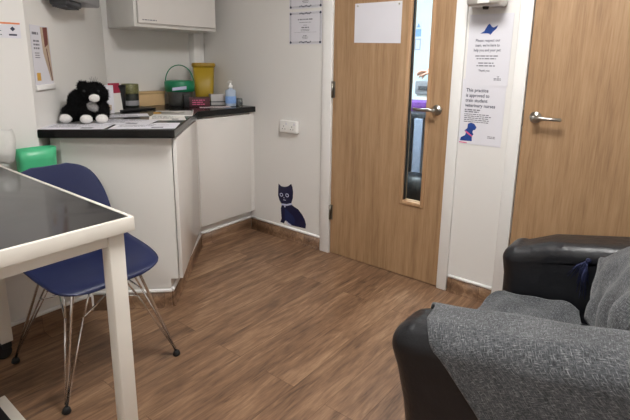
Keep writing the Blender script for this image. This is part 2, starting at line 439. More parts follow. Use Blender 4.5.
# ------------------------------------------------------------------ kitchen units
def ab(a, b): return ((a+b)/R2, (a-b)/R2)     # along the diagonal wall / out from it
AE = 3.25/R2                             # end panel plane
BD = -0.582/R2                            # door face of the angled unit
BW = (KU-VL)/R2                          # the diagonal wall
def abbox(bm, a0, a1, b0, b1, z0, z1, bev=0.0):
    b = bmesh.new(); box(b, (a0, b0, z0), (a1, b1, z1), bev)
    # (a,b) -> world: u=(a+b)/r2, v=(a-b)/r2  (mirrored axes, so flip)
    for v in b.verts: v.co = Vector((*ab(v.co.x, v.co.y), v.co.z))
    bmesh.ops.reverse_faces(b, faces=b.faces[:])
    merge(bm, b)
BP = -0.667/R2                           # plinth face
ZT = .884
AI = (UF+VK)/R2                          # inner corner
unit = thing('corner_cabinet', 'white gloss angled base unit whose plain end panel stands behind the navy chair', 'cabinet', (*ab(AE+.3, -.75), 0))
bm = bmesh.new(); abbox(bm, AE+.018, AI-.03, BW+.06, BD-.022, .15, ZT); part('body', bm, M['unitin'], unit)
bm = bmesh.new()
e0 = [ab(AE, BP), ab(AE+.018, BP), ab(AE+.018, BW+.003), ab(AE, BW+.1)]
# end panel runs to the boxing; the toe notch is cut out of its front foot
prism(bm, [ab(AE, BP), ab(AE+.018, BP), ab(AE+.018, -.99), ab(AE, -.94)], 0, ZT)
prism(bm, [ab(AE, BD-.022), ab(AE+.018, BD-.022), ab(AE+.018, BP), ab(AE, BP)], .15, ZT)
part('end_panel', bm, M['cladding'], unit)
bm = bmesh.new(); abbox(bm, AE+.003, AI-.055, BD-.018, BD, .15, .872, .0015); dr = part('door', bm, M['unit'], unit)
bm = bmesh.new(); abbox(bm, AE+.02, AI-.075, BD-.022, BD-.018, .16, .87); part('gap', bm, M['seam'], unit)
bm = bmesh.new(); abbox(bm, AE+.018, AI-.02, BP-.018, BP, 0.0, .15); part('plinth', bm, M['trim'], unit)
bm = bmesh.new(); abbox(bm, AI-.053, AI-.001, BD-.016, BD-.001, .15, ZT); part('filler_post', bm, M['unit'], unit)

unit2 = thing('base_cabinet', 'white gloss base unit standing along the back wall under the black worktop', 'cabinet', (2.1, 2.75, 0))
bm = bmesh.new(); box(bm, (UF+.06, VK+.022, .15), (UB-.003, VB-.02, ZT)); part('body', bm, M['unitin'], unit2)
bm = bmesh.new(); box(bm, (UF+.001, VK, .15), (UB-.04, VK+.018, .872), .0015); part('door', bm, M['unit'], unit2)
bm = bmesh.new(); box(bm, (UB-.037, VK+.003, .15), (UB-.002, VK+.02, ZT)); part('filler_strip', bm, M['unit'], unit2)
bm = bmesh.new(); box(bm, (UF-.01, PB, 0.0), (UB-.003, PB+.016, .15)); part('plinth', bm, M['trim'], unit2)
skirting('baseboard_cabinets', [(UB-.012, PB), (UF+PB-VK-.024, PB), ab(AE-.002, BP), ], 1)
skirting('baseboard_end_panel', [(.999, 2.252), ab(AE, BP+.001)], -1)

bm = bmesh.new()
W = [(.872, 2.303), (1.287, 1.858), (1.87, 2.44), (2.377, 2.44), (2.377, 3.038), (1.612, 3.038), (.877, 2.303)]
prism(bm, W, .886, .925, .004)
single('worktop', bm, M['worktop'], 'black laminate worktop covering the white base units and angled at the corner', 'worktop', (1.6, 2.5, .886))

# wall cabinet
wc = thing('wall_cabinet', 'white wall cabinet fixed to the back wall above the green lidded tub', 'cabinet', (1.95, 2.88, 1.437))
bm = bmesh.new(); box(bm, (1.645, 2.725, 1.437), (2.275, VB-.001, 2.16), .002); part('body', bm, M['unitin'], wc)
bm = bmesh.new(); box(bm, (1.664, 2.707, 1.46), (2.258, 2.724, 2.15), .002); dr = part('door', bm, M['unit'], wc)
bm = bmesh.new(); bars(bm, frame((1, 0, 0), (0, 0, 1), (1.69, 2.7065, 1.482)), 0, 0, .1, 1, .01, .006, 0); part('small_print', bm, M['ink'], dr)
bm = bmesh.new(); box(bm, (2.272, 2.975, .926), (2.328, VB-.001, 1.436), .002); box(bm, (2.332, 2.985, .926), (2.37, VB-.001, 1.7), .002)
single('cable_trunking', bm, M['trim'], 'white vertical trunking on the back wall between cabinet and yellow container', 'trunking', (2.3, 3.0, .926))

# ------------------------------------------------------------------ things on the walls
Mb = lambda v, z, off=0.0: frame((0, -1, 0), (0, 0, 1), (UB-off, v, z))
# navy cat decal
CAT = [(2.2219, 0.395), (2.1966, 0.3802), (2.1627, 0.3805), (2.1307, 0.3918), (2.102, 0.4134), (2.0905, 0.39), (2.0847, 0.3577), (2.0874, 0.3126), (2.1002, 0.2764), (2.0901, 0.2593), (2.0374, 0.2421), (2.0021, 0.2127), (1.9767, 0.1792), (1.9667, 0.148), (1.9705, 0.1179), (2.0795, 0.1128), (2.1306, 0.1101), (2.1513, 0.1401), (2.1631, 0.1259), (2.1691, 0.1105), (2.2052, 0.1128), (2.193, 0.1424), (2.1974, 0.1763), (2.2003, 0.2162), (2.1897, 0.2471), (2.212, 0.2714), (2.2269, 0.3087), (2.2251, 0.3547)]
def flat(bm, pts, off, th, dv=0.0, dz=0.0):
    Mx = frame((0, -1, 0), (0, 0, 1), (UB-off, 0, 0))
    return prism(bm, [(-(v+dv), z+dz) for v, z in pts], 0, th, mat=Mx)
cat = thing('wall_sticker', 'navy cat sticker sitting on the skirting below the sockets', 'sticker', (UB-.0005, 2.1, .11))
bm = bmesh.new(); flat(bm, CAT, .0005, .0006); part('cat_silhouette', bm, M['catnavy'], cat)
bm = bmesh.new(); flat(bm, [(2.163, 0.2274), (2.1602, 0.1381), (2.1306, 0.1159), (2.0724, 0.1236), (2.0653, 0.1594), (2.087, 0.1864)], .0012, .0004); part('chest_print', bm, M['catblue'], cat, 'blue chest and leg')  # bluer print on the sticker's chest and leg
bm = bmesh.new(); flat(bm, [(2.1926, 0.2546), (2.1453, 0.2584), (2.0988, 0.2756), (2.093, 0.2644), (2.1453, 0.2458), (2.1927, 0.2419)], .0012, .0006)
part('collar', bm, M['catlight'], cat, 'pale collar')
for v, z in ((2.1939, .3183), (2.1394, .324)):
    bm = bmesh.new(); ring = [(UB-.0016, v+.013*math.cos(t*PI/8), z+.011*math.sin(t*PI/8)) for t in range(16)]
    tube(bm, ring, .003, 6, closed=True); part('eye', bm, M['catlight'], cat, 'pale ringed eye')
for nm, pts in (('nose', [(2.176, .303), (2.162, .304), (2.169, .295)]), ('mouth', [(2.176, .287), (2.152, .288), (2.152, .283), (2.176, .282)]), ('collar_tag', [(2.168, .243), (2.155, .243), (2.155, .232), (2.168, .232)])):
    bm = bmesh.new(); flat(bm, pts, .0012, .0006); part(nm, bm, M['catlight'], cat)
# white paw between the legs
bm = bmesh.new(); flat(bm, [(2.151, .138), (2.131, .112), (2.10, .108), (2.10, .116), (2.128, .124)], .0013, .0005); part('paw_patch', bm, M['catlight'], cat)

# double socket
so = thing('wall_socket', 'white double wall socket above the navy cat sticker', 'socket', (UB, 2.109, .81))
bm = bmesh.new(); box(bm, (UB-.03, 2.036, .772), (UB-.0005, 2.182, .852), .003); part('faceplate', bm, M['trim'], so)
for c in (2.145, 2.073):
    bm = bmesh.new()
    for dv, dz, w, h in ((0, .006, .004, .008), (.011, -.012, .007, .004), (-.011, -.012, .007, .004)):
        box(bm, (UB-.0306, c+dv-w/2, .808+dz-h/2), (UB-.0296, c+dv+w/2, .808+dz+h/2))
    part('pin_holes', bm, M['seam'], so)
for c in (2.122, 2.050):
    bm = bmesh.new(); box(bm, (UB-.034, c-.006, .824), (UB-.029, c+.006, .84), .001); part('switch', bm, M['paper'], so)

# paper on the door
pp = thing('door_notice', 'blank white sheet pinned on the door above its narrow window', 'paper', (F1, 1.456, 1.46))
bm = bmesh.new(); prism(bm, [(-1.609, 1.352), (-1.304, 1.345), (-1.305, 1.567), (-1.61, 1.569)], .0005, .0015, mat=frame((0, -1, 0), (0, 0, 1), (F1, 0, 0))); part('sheet', bm, M['paper'], pp)
for v, z in ((1.59, 1.555), (1.322, 1.552)):
    bm = bmesh.new(); b = bmesh.new(); lathe(b, [(.005, 0), (.0045, .004), (.002, .006)], n=12); merge(bm, b, frame((0, -1, 0), (0, 0, 1), (F1-.0015, v, z))); part('pin', bm, M['steel'], pp)

# certificates
def certificate(label, z1, z0, v1=2.12, v0=1.853):
    t = thing('certificate', label, 'certificate', (UB, (v0+v1)/2, z0), )
    bm = bmesh.new(); box(bm, (UB-.002, v0, z0), (UB+.0003, v1, z1)); part('sheet', bm, M['paper'], t)
    bm = bmesh.new(); Mx = frame((0, -1, 0), (0, 0, 1), (UB-.002, v1, z0)); w = v1-v0; h = z1-z0
    for k in range(2):
        i = .008+.006*k; th = .0012
        for lo, hi in (((i, i), (w-i, i+th)), ((i, h-i-th), (w-i, h-i)), ((i, i), (i+th, h-i)), ((w-i-th, i), (w-i, h-i))): box(bm, (*lo, 0), (*hi, .0004), mat=Mx)
    for cx in (.012, w-.012):
        for cy in (.012, h-.012):
            b = bmesh.new(); lathe(b, [(.008, 0), (.008, .0006)], n=12); merge(bm, b, Mx @ Matrix.Translation((cx, cy, 0)))
    for cy in (.013, h-.013):
        for k in range(9):
            b = bmesh.new(); lathe(b, [(.0045, 0), (.0045, .0006)], n=8); merge(bm, b, Mx @ Matrix.Translation((w/2-.044+.011*k, cy+.003*math.sin(k*1.7), 0)))
    part('ornate_border', bm, M['inkd'], t)
    bm = bmesh.new()
    for yy, ww, hh in ((.155, .12, .007), (.135, .1, .003), (.118, .03, .003), (.106, .06, .007), (.092, .07, .003), (.084, .07, .003), (.074, .18, .0012), (.055, .03, .005), (.046, .05, .004), (.036, .04, .003)):
        if yy < h-.02: bars(bm, Mx, w/2-ww/2, yy, ww, 1, .01, hh, 0)
    part('small_print', bm, M['ink'], t)
certificate('framed print certificate with curly border, lower of the two beside the door frame', 1.548, 1.348)
certificate('upper of two curly bordered certificates beside the door frame, cut by the top edge', 1.77, 1.565)

# posters between the doors
def poster(label, z0, z1, v0, v1, off):
    t = thing('poster', label, 'poster', (UB, (v0+v1)/2, z0))
    bm = bmesh.new(); box(bm, (UB-off-.001, v0, z0), (UB+.0003 if off < .002 else UB-off, v1, z1)); part('sheet', bm, M['paper'], t)
    return t
P1 = poster('white poster with a flying blue bird, hung below the steel dispenser', 1.135, 1.475, .717, .927, .0022)
P2 = poster('white poster with a seated blue dog wearing a pink collar, between the doors', .836, 1.165, .722, .937, .0008)
o1 = .0034; o2 = .002
BIRD = [(0.8266, 1.4299), (0.8161, 1.4154), (0.8067, 1.4116), (0.787, 1.4214), (0.7927, 1.4068), (0.8094, 1.3914), (0.8199, 1.3775), (0.8269, 1.3839), (0.8409, 1.3851), (0.8688, 1.385), (0.851, 1.3952), (0.8431, 1.4101), (0.8353, 1.4249)]
bm = bmesh.new(); flat(bm, BIRD, o1, .0005); part('bird_emblem', bm, M['blue'], P1, 'blue swooping bird')
bm = bmesh.new()
for s, z, w in (('Please respect our', 1.346, .118), ("team, we're here to", 1.323, .118), ('help you and your pet', 1.300, .13)):
    lettering(bm, s, .019, Mb(.830, z, o1), 'CENTER', bold=.0002, width=w)
part('heading', bm, M['inkd'], P1)
bm = bmesh.new()
for z, w in ((1.281, .11), (1.268, .095), (1.247, .075), (1.234, .09)): bars(bm, Mb(.830+w/2, z, o1), 0, 0, w, 1, .01, .0055, 0)
part('small_print', bm, M['ink'], P1)
bm = bmesh.new(); lettering(bm, 'Thank you', .013, Mb(.836, 1.204, o1), 'CENTER', bold=.0002); part('closing_line', bm, M['inkd'], P1)
bm = bmesh.new(); bars(bm, Mb(.785, 1.172, o1), 0, 0, .036, 2, .006, .003, .1)
flat(bm, [(.772, 1.184), (.765, 1.18), (.758, 1.184), (.765, 1.176)], o1, .0004); part('logo_print', bm, M['inkd'], P1)
DOG = [(0.8945, 0.9407), (0.8781, 0.9471), (0.8619, 0.9427), (0.8486, 0.9254), (0.8553, 0.9121), (0.8649, 0.9092), (0.868, 0.8991), (0.8611, 0.888), (0.8691, 0.8773), (0.867, 0.8528), (0.9296, 0.8508), (0.9259, 0.8682), (0.9045, 0.8805), (0.9007, 0.8958), (0.9095, 0.9048), (0.8956, 0.918)]
bm = bmesh.new(); flat(bm, DOG, o2, .0005); part('dog_emblem', bm, M['blue'], P2, 'seated blue dog')
bm = bmesh.new(); flat(bm, [(0.9035, 0.9054), (0.8665, 0.8815), (0.8678, 0.8735), (0.906, 0.8982)], o2+.0005, .0004); part('pink_collar', bm, M['pink'], P2)
bm = bmesh.new(); flat(bm, [(.933, .846), (.893, .844), (.893, .839), (.933, .84)], o2, .0004); part('pink_line', bm, M['pink'], P2)
bm = bmesh.new()
for s, z, w in (('This practice', 1.103, .112), ('is approved to', 1.077, .118), ('train student', 1.052, .112), ('veterinary nurses', 1.027, .152)):
    lettering(bm, s, .024, Mb(.917, z, o2), bold=.0004, width=w)
part('heading', bm, M['inkd'], P2)
bm = bmesh.new(); bars(bm, Mb(.917, 1.015, o2), 0, 0, .09, 2, .01, .006, .2); bars(bm, Mb(.917, .992, o2), 0, 0, .15, 5, .0095, .0045, .3);
part('small_print', bm, M['ink'], P2)
bm = bmesh.new(); bars(bm, Mb(.79, .886, o2), 0, 0, .04, 2, .007, .0035, .1); part('logo_print', bm, M['ink'], P2)

# steel dispenser over the posters
ds = thing('soap_dispenser', 'steel dispenser on the wall above the posters, cut by the top edge', 'dispenser', (UB, .83, 1.52))
bm = bmesh.new(); box(bm, (UB-.11, .75, 1.502), (UB-.001, .912, 1.76), .018, 3); part('body', bm, M['satin'], ds)
bm = bmesh.new(); box(bm, (UB-.118, .80, 1.512), (UB-.109, .855, 1.60), .003); part('push_plate', bm, M['trim'], ds, 'white push plate')
bm = bmesh.new(); lathe(bm, [(.012, 1.49), (.016, 1.503)], (UB-.07, .83), 14); part('nozzle', bm, M['black'], ds)

# notice on the left wall
nt_ = thing('wall_notice', 'small white notice with an orange top bar on the left wall', 'sign', (.78, VL-.001, 1.31))
Ml = frame((1, 0, 0), (0, 0, 1), (.655, VL-.0015, 1.322))
bm = bmesh.new(); box(bm, (0, 0, 0), (.198, .064, .001), mat=Ml); part('card', bm, M['paper'], nt_)
bm = bmesh.new(); box(bm, (0, .057, .001), (.198, .064, .0014), mat=Ml); part('orange_bar', bm, M['orange'], nt_)
bm = bmesh.new(); prism(bm, [(.158, .038), (.168, .028), (.178, .038), (.168, .048)], .001, .0014, mat=Ml); bars(bm, Ml, .152, .017, .034, 1, .01, .007, 0, d=.0014); part('hazard_symbol', bm, M['inkd'], nt_)
bm = bmesh.new(); bars(bm, Ml, .01, .047, .12, 5, .008, .004, .4, d=.0014); part('small_print', bm, M['ink'], nt_)

# poster on the diagonal wall
s2 = 1/R2
def Md(d, z, off): # d metres along the diagonal wall from its near edge
    return frame((s2, s2, 0), (0, 0, 1), (KU+d*s2+off*s2, VL+d*s2-off*s2, z))
ps = thing('leaflet_poster', 'narrow white and brown poster with a yellow badge on the diagonal wall', 'poster', (KU+.1*s2, VL+.1*s2, 1.11))
Mx = Md(.03, 1.105, .002)
bm = bmesh.new(); box(bm, (0, 0, 0), (.19, .28, .0012), mat=Mx); part('sheet', bm, M['paper'], ps)
bm = bmesh.new(); prism(bm, [(.10, .275), (.175, .275), (.188, .03), (.165, .03), (.108, .16)], .0012, .0018, mat=Mx); part('picture', bm, M['tan'], ps, 'pale brown picture strip')
bm = bmesh.new(); prism(bm, [(.125, .275), (.172, .278), (.165, .20), (.13, .185)], .0018, .0022, mat=Mx); prism(bm, [(.140, .18), (.148, .18), (.182, .03), (.175, .03)], .0018, .0022, mat=Mx); part('picture_brown', bm, M['brownp'], ps, 'dark brown patch')  # dark brown areas printed in the picture
bm = bmesh.new(); box(bm, (.022, .035, .0012), (.058, .07, .0018), mat=Mx); part('badge', bm, M['gold'], ps, 'yellow square badge')
bm = bmesh.new(); bars(bm, Mx, .015, .25, .06, 1, .02, .011, 0, d=.0016); part('heading', bm, M['ink'], ps)
bm = bmesh.new(); bars(bm, Mx, .02, .215, .06, 3, .016, .008, .2, d=.0016); bars(bm, Mx, .025, .16, .05, 3, .01, .004, .3, d=.0016); part('small_print', bm, M['ink'], ps)
bm = bmesh.new(); box(bm, (.0, -.008, 0), (.192, .016, .008), .002, mat=Mx); part('bottom_rail', bm, M['trim'], ps)

# towel dispenser
tw = thing('towel_dispenser', 'grey wall dispenser with a dark slotted underside, above the brown poster', 'dispenser', (KU+.3*s2, VL+.3*s2, 1.52))
Mx = Md(.16, 1.515, .001)
bm = bmesh.new(); box(bm, (0, 0, 0), (.46, .34, .125), .012, 3, mat=Mx); part('body', bm, M['grey'], tw)
bm = bmesh.new(); box(bm, (.05, -.028, .02), (.24, .002, .105), .01, 2, mat=Mx)
for k in range(7): box(bm, (.06+.025*k, -.036, .03), (.07+.025*k, -.027, .095), .002, mat=Mx)
part('outlet', bm, M['darkgrey'], tw, 'dark slotted outlet')

# ------------------------------------------------------------------ things on the worktop
ZW = .926
def rot_sheet(name, label, cat, u, v, w, h, rot, z, mat, prints=(), group=None, th=.001):
    Mx = Matrix.Translation((u, v, z)) @ Matrix.Rotation(rot, 4, 'Z')
    t = thing(name, label, cat, (u, v, z), group)
    bm = bmesh.new(); box(bm, (-w/2, -h/2, 0), (w/2, h/2, th), mat=Mx); part('sheet', bm, mat, t)
    bm = bmesh.new(); Mp = Mx @ Matrix.Translation((0, 0, th))
    bars(bm, Mp, -w*.42, h*.42, w*.5, 1, .02, .012, 0); bars(bm, Mp, -w*.42, h*.3, w*.8, 6, .018, .005, .5)
    box(bm, (w*.12, -h*.38, 0), (w*.3, -h*.22, .0004), mat=Mp)
    part('small_print', bm, M['ink'], t); return t
d45 = -PI/4
q = ab(2.345, -.87); rot_sheet('printed_sheet', 'printed white sheet at the wall end of the worktop before the plush toy', 'paper', *q, .29, .20, d45, ZW, M['paper'])
q = ab(2.36, -.56); rot_sheet('printed_sheet', 'printed white sheet lying at the front corner of the worktop', 'paper', *q, .297, .21, d45+.05, ZW, M['paper'])
q = ab(2.50, -.70); rot_sheet('printed_sheet', 'printed white sheet half under the others just right of the plush toy', 'paper', *q, .297, .21, d45-.12, ZW+.0016, M['paper'])
q = ab(2.68, -.52); rot_sheet('printed_sheet', 'cream printed sheet showing in front of the clear folder', 'paper', *q, .19, .21, d45+.2, ZW, M['paperw'])
q = ab(2.80, -.80); rot_sheet('printed_sheet', 'white sheet lying in front of the black pot and tin', 'paper', *q, .297, .15, d45+.3, ZW+.0001, M['paper'])
# clear folder with scissors
q = ab(2.92, -.53)
fo = thing('plastic_folder', 'clear grey plastic folder lying near the inside corner of the worktop', 'folder', (*q, ZW))
Mx = Matrix.Translation((*q, ZW)) @ Matrix.Rotation(d45+.12, 4, 'Z')
bm = bmesh.new(); box(bm, (-.11, -.15, 0), (.11, .15, .002), mat=Mx); part('sleeve', bm, M['greybox'], fo)
bm = bmesh.new(); tube(bm, [Mx @ Vector(p) for p in ((.112, -.15, .004), (.112, .15, .004))], .004, 8); tube(bm, [Mx @ Vector(p) for p in ((-.11, -.152, .003), (.112, -.152, .003))], .003, 8); part('spine', bm, M['trim'], fo)
sc = thing('scissors', 'small steel scissors lying on the clear folder', 'scissors', (*q, ZW+.003))
bm = bmesh.new()
for s in (-1, 1): tube(bm, [Mx @ Vector(p) for p in ((-.07, s*.012-.02, .007), (0, -.02, .007), (.065, -.02-s*.012, .006))], [.003, .004, .0015], 8)
part('blades', bm, M['steel'], sc)
for s in (-1, 1):
    bm = bmesh.new(); tube(bm, [Mx @ Vector((-.088+.02*math.cos(t*PI/8), s*.018-.02+.014*math.sin(t*PI/8), .008)) for t in range(16)], .0035, 6, closed=True); part('finger_ring', bm, M['black'] if s > 0 else M['gold'], sc)
# dark tray of leaflets below the tin
Mx = Matrix.Translation((1.62, 2.81, ZW)) @ Matrix.Rotation(.1, 4, 'Z')
bm = bmesh.new(); box(bm, (-.115, -.10, 0), (.13, .10, .012), .004, mat=Mx); single('document_tray', bm, M['black'], 'flat black tray under the tin and the black pot', 'tray', (1.62, 2.81, ZW))
ZTY = ZW+.013
# leaflet holder with white red-topped leaflet
lf = thing('leaflet', 'upright white leaflet with a red top standing behind the plush toy', 'leaflet', (1.45, 2.71, ZW))
for k, (du, dv, rr, wd, hh, mt) in enumerate(((0, 0, -.62, .07, .165, 'paper'), (.072, .022, .25, .085, .175, 'paperw'))):
    Mx = Matrix.Translation((1.425+du, 2.705+dv, ZW)) @ Matrix.Rotation(rr, 4, 'Z') @ Matrix.Rotation(-.12, 4, 'X')
    bm = bmesh.new(); box(bm, (-wd/2, -.002, 0), (wd/2, .002, hh), mat=Mx); pnl = part('panel', bm, M[mt], lf)
    bm = bmesh.new()
    if k: box(bm, (-wd/2, -.0028, .115), (wd/2, -.002, hh), mat=Mx)
    else: box(bm, (-.018, -.0028, .02), (.022, -.002, .05), mat=Mx)
    part('print', bm, M['red'] if k else M['tan'], pnl, 'red top band' if k else None)
# black pot
bm = bmesh.new(); lathe(bm, [(.034, ZTY), (.035, ZTY+.003), (.045, ZTY+.145), (.042, ZTY+.145), (.033, ZTY+.01)], (1.545, 2.79), 28)
single('black_pot', bm, M['black'], 'plain black tapered pot left of the patterned tin', 'pot', (1.545, 2.79, ZTY))
tn = thing('storage_tin', 'round dark tin with an olive patterned lid beside the black pot', 'tin', (1.66, 2.85, ZTY))
bm = bmesh.new(); lathe(bm, [(.048, ZTY), (.05, ZTY+.003), (.05, ZTY+.09), (.049, ZTY+.095)], (1.66, 2.85), 36); part('body', bm, M['tin'], tn)
bm = bmesh.new(); lathe(bm, [(.0515, ZTY+.086), (.052, ZTY+.09), (.052, ZTY+.145), (.049, ZTY+.149), (.03, ZTY+.149)], (1.66, 2.85), 36); part('lid', bm, M['tinband'], tn)
bm = bmesh.new(); lathe(bm, [(.0504, ZTY+.012), (.0508, ZTY+.016), (.0508, ZTY+.04), (.0504, ZTY+.044)], (1.66, 2.85), 36); part('band', bm, M['grey'], tn)
bx = thing('card_box', 'low tan card box against the back wall behind the papers', 'box', (1.88, 2.98, ZW))
bm = bmesh.new(); box(bm, (1.765, 2.955, ZW), (1.985, 3.03, ZW+.088), .003); part('body', bm, M['cardbox'], bx)
bm = bmesh.new(); box(bm, (1.762, 2.952, ZW+.08), (1.988, 3.033, ZW+.098), .003); part('lid', bm, M['cardedge'], bx)
# green lidded tub
cu, cv = 2.05, 2.865
tb = thing('treat_tub', 'grey tub with a green lid and a tall thin handle', 'tub', (cu, cv, ZW))
bm = bmesh.new(); lathe(bm, [(.075, ZW), (.08, ZW+.004), (.093, ZW+.12), (.093, ZW+.125)], (cu, cv), 36); part('body', bm, M['tubbody'], tb)
bm = bmesh.new(); lathe(bm, [(.098, ZW+.098), (.103, ZW+.10), (.104, ZW+.165), (.098, ZW+.172), (.06, ZW+.176)], (cu, cv), 36); part('lid', bm, M['greenlid'], tb)
bm = bmesh.new()
hd = Vector((.78, -.625, 0)); hp = []
for i in range(21):
    t = PI*i/20; hp.append(Vector((cu, cv, ZW+.13)) + hd*.098*math.cos(t) + Vector((0, 0, .15*math.sin(t)**.8)))
tube(bm, hp, .0035, 8); part('handle', bm, M['greenlid'], tb, 'thin arched handle')
bm = bmesh.new(); prism(bm, [(-.045, .108), (.05, .118), (.05, .14), (-.045, .128)], .1045, .1055, mat=frame((.78, -.625, 0), (0, 0, 1), (cu, cv, ZW))); part('label', bm, M['catlight'], tb)
Mx = Matrix.Translation((2.055, 2.695, ZW)) @ Matrix.Rotation(-.5, 4, 'Z')
mb_ = thing('maroon_box', 'small maroon and black box in front of the green lidded tub', 'box', (2.055, 2.695, ZW))
bm = bmesh.new(); box(bm, (-.05, -.03, 0), (.09, .03, .066), .002, mat=Mx); part('carton', bm, M['maroon'], mb_)
bm = bmesh.new(); box(bm, (-.085, -.032, 0), (-.049, .032, .08), .002, mat=Mx); part('end_cap', bm, M['black'], mb_, 'black end')
bm = bmesh.new(); bars(bm, Mx @ frame((1, 0, 0), (0, 0, 1), (0, -.0305, 0)), -.03, .05, .09, 3, .014, .006, .3); part('print', bm, M['pink'], mb_)
# yellow sharps container
cu, cv = 2.262, 2.862
sh = thing('sharps_container', 'tall mustard yellow waste container below the wall trunking', 'container', (cu, cv, ZW))
def rring(z, h, k=.3):
    e = 4.0; r = []
    for i in range(40):
        t = 2*PI*i/40; c, s = math.cos(t), math.sin(t)
        x = h*math.copysign(abs(c)**(2/e), c); y = h*math.copysign(abs(s)**(2/e), s); a = -.68
        r.append((cu+x*math.cos(a)-y*math.sin(a), cv+x*math.sin(a)+y*math.cos(a), z))
    return r
bm = bmesh.new(); loft(bm, [rring(ZW, .060), rring(ZW+.006, .064), rring(ZW+.27, .078)]); part('body', bm, M['mustard'], sh)
bm = bmesh.new(); loft(bm, [rring(ZW+.266, .081), rring(ZW+.27, .085), rring(ZW+.288, .085), rring(ZW+.296, .08)]); part('lid', bm, M['mustardlid'], sh)
# tissue box, gel bottle, beaker, leaflet
Mx = Matrix.Translation((2.275, 2.70, ZW)) @ Matrix.Rotation(-.45, 4, 'Z')
ti = thing('tissue_box', 'low pale grey carton behind the hand gel bottle', 'box', (2.275, 2.70, ZW))
bm = bmesh.new(); box(bm, (-.075, -.035, 0), (.06, .035, .078), .002, mat=Mx); part('carton', bm, M['greybox'], ti)
bm = bmesh.new(); box(bm, (-.0755, -.0355, .02), (.0605, .0355, .03), mat=Mx); part('stripe', bm, M['greybox2'], ti, 'dark grey stripe')
cu, cv = 2.265, 2.575
ge = thing('gel_bottle', 'clear blue hand gel bottle with a white pump near the worktop end', 'bottle', (cu, cv, ZW))
bm = bmesh.new(); lathe(bm, [(.034, ZW), (.038, ZW+.004), (.038, ZW+.10), (.034, ZW+.112), (.014, ZW+.122), (.013, ZW+.13)], (cu, cv), 32); part('body', bm, M['gel'], ge)
bm = bmesh.new(); lathe(bm, [(.0383, ZW+.02), (.0387, ZW+.022), (.0387, ZW+.068), (.0383, ZW+.07)], (cu, cv), 32, cap=False); part('label', bm, M['geltag'], ge)
bm = bmesh.new(); lathe(bm, [(.016, ZW+.126), (.016, ZW+.142), (.008, ZW+.145), (.006, ZW+.165), (.011, ZW+.168), (.010, ZW+.178)], (cu, cv), 20)
tube(bm, [(cu, cv, ZW+.172), (cu-.03, cv-.015, ZW+.172), (cu-.038, cv-.019, ZW+.166)], .005, 8); part('pump', bm, M['trim'], ge, 'white pump top')
bm = bmesh.new(); lathe(bm, [(.022, ZW), (.024, ZW+.002), (.025, ZW+.05), (.0225, ZW+.05), (.0215, ZW+.005)], (2.345, 2.575), 24)
single('clear_pot', bm, M['clear'], 'small clear plastic pot between the gel bottle and the wall', 'pot', (2.345, 2.575, ZW))
rot_sheet('printed_sheet', 'pink tinted leaflet lying in front of the pale grey carton', 'paper', 2.135, 2.59, .21, .10, -.6, ZW, plain('pinkish_paper', (222, 206, 206), .6, var=.04))

# plush toy: black and white sitting dog
def blob(parts_, vox=.006, fuzz=.004):
    bm = bmesh.new()
    for c, r, s, *rt in parts_: sphere(bm, c, r, s, rt[0] if rt else None, 3)
    me = bpy.data.meshes.new('tmp'); bm.to_mesh(me); bm.free()
    o = bpy.data.objects.new('tmp', me); COL.objects.link(o)
    md = o.modifiers.new('r', 'REMESH'); md.mode = 'VOXEL'; md.voxel_size = vox
    dg = bpy.context.evaluated_depsgraph_get(); dg.update()
    m2 = bpy.data.meshes.new_from_object(o.evaluated_get(dg))
    out = bmesh.new(); out.from_mesh(m2)
    bpy.data.objects.remove(o); bpy.data.meshes.remove(me); bpy.data.meshes.remove(m2)
    bmesh.ops.smooth_vert(out, verts=out.verts, factor=.5, use_axis_x=True, use_axis_y=True, use_axis_z=True)
    out.normal_update(); smooth(out)
    # short tufts of pile on the surface
    if fuzz:
        src = [(v.co.copy(), v.normal.copy()) for v in out.verts]
        for co, n in src:
            if random.random() > .8: continue
            d = (n + Vector((random.uniform(-.6, .6), random.uniform(-.6, .6), random.uniform(-.8, .3)))).normalized()
            s = d.orthogonal().normalized()*fuzz*.35; w = d.cross(s).normalized()*fuzz*.35
            tip = out.verts.new(co + d*fuzz*random.uniform(1.5, 3.2))
            b3 = [out.verts.new(co - n*.001 + x) for x in (s, w-s*.5, -w-s*.5)]
            for i in range(3): out.faces.new((b3[i], b3[(i+1) % 3], tip))
    return out
TU, TV = 1.165, 2.40
def tp(x, y, z):  # toy axes: x to its picture right, y away from the room, z up
    return Vector((TU + x*.79 + y*.62, TV - x*.62 + y*.79, ZW+.001+z))
toy = thing('plush_toy', 'black and white plush dog sitting on the worktop by the diagonal wall', 'soft toy', (TU, TV, ZW+.001))
bm = blob([(tp(-.03, .0, .066), .07, (1.1, .85, .92)), (tp(-.08, -.012, .045), .046, (1, 1, .95)), (tp(-.035, .0, .105), .06, (1, .9, 1)), (tp(.0, -.015, .10), .056, (1.1, 1, 1)),
           (tp(.036, -.035, .150), .055, (1.1, 1, .92)), (tp(-.012, -.03, .178), .026, (1.1, .8, 1.1)), (tp(.082, -.02, .138), .024, (.8, .8, 1.5)), (tp(.05, -.02, .06), .05, (1, 1, 1.1)),
           (tp(.035, -.03, .182), .03, (1.5, .9, .6)), (tp(.0, -.065, .045), .03, (1, 1, 1.5)), (tp(.07, -.05, .04), .028, (1, 1, 1.4))])
for v in bm.verts: v.co.z = max(v.co.z, ZW+.001)
part('body', bm, M['blackfur'], toy)
bm = blob([(tp(.048, -.092, .126), .023, (1.1, .9, .85))], .004, .0015); part('muzzle', bm, M['whitefur'], toy, 'white muzzle')
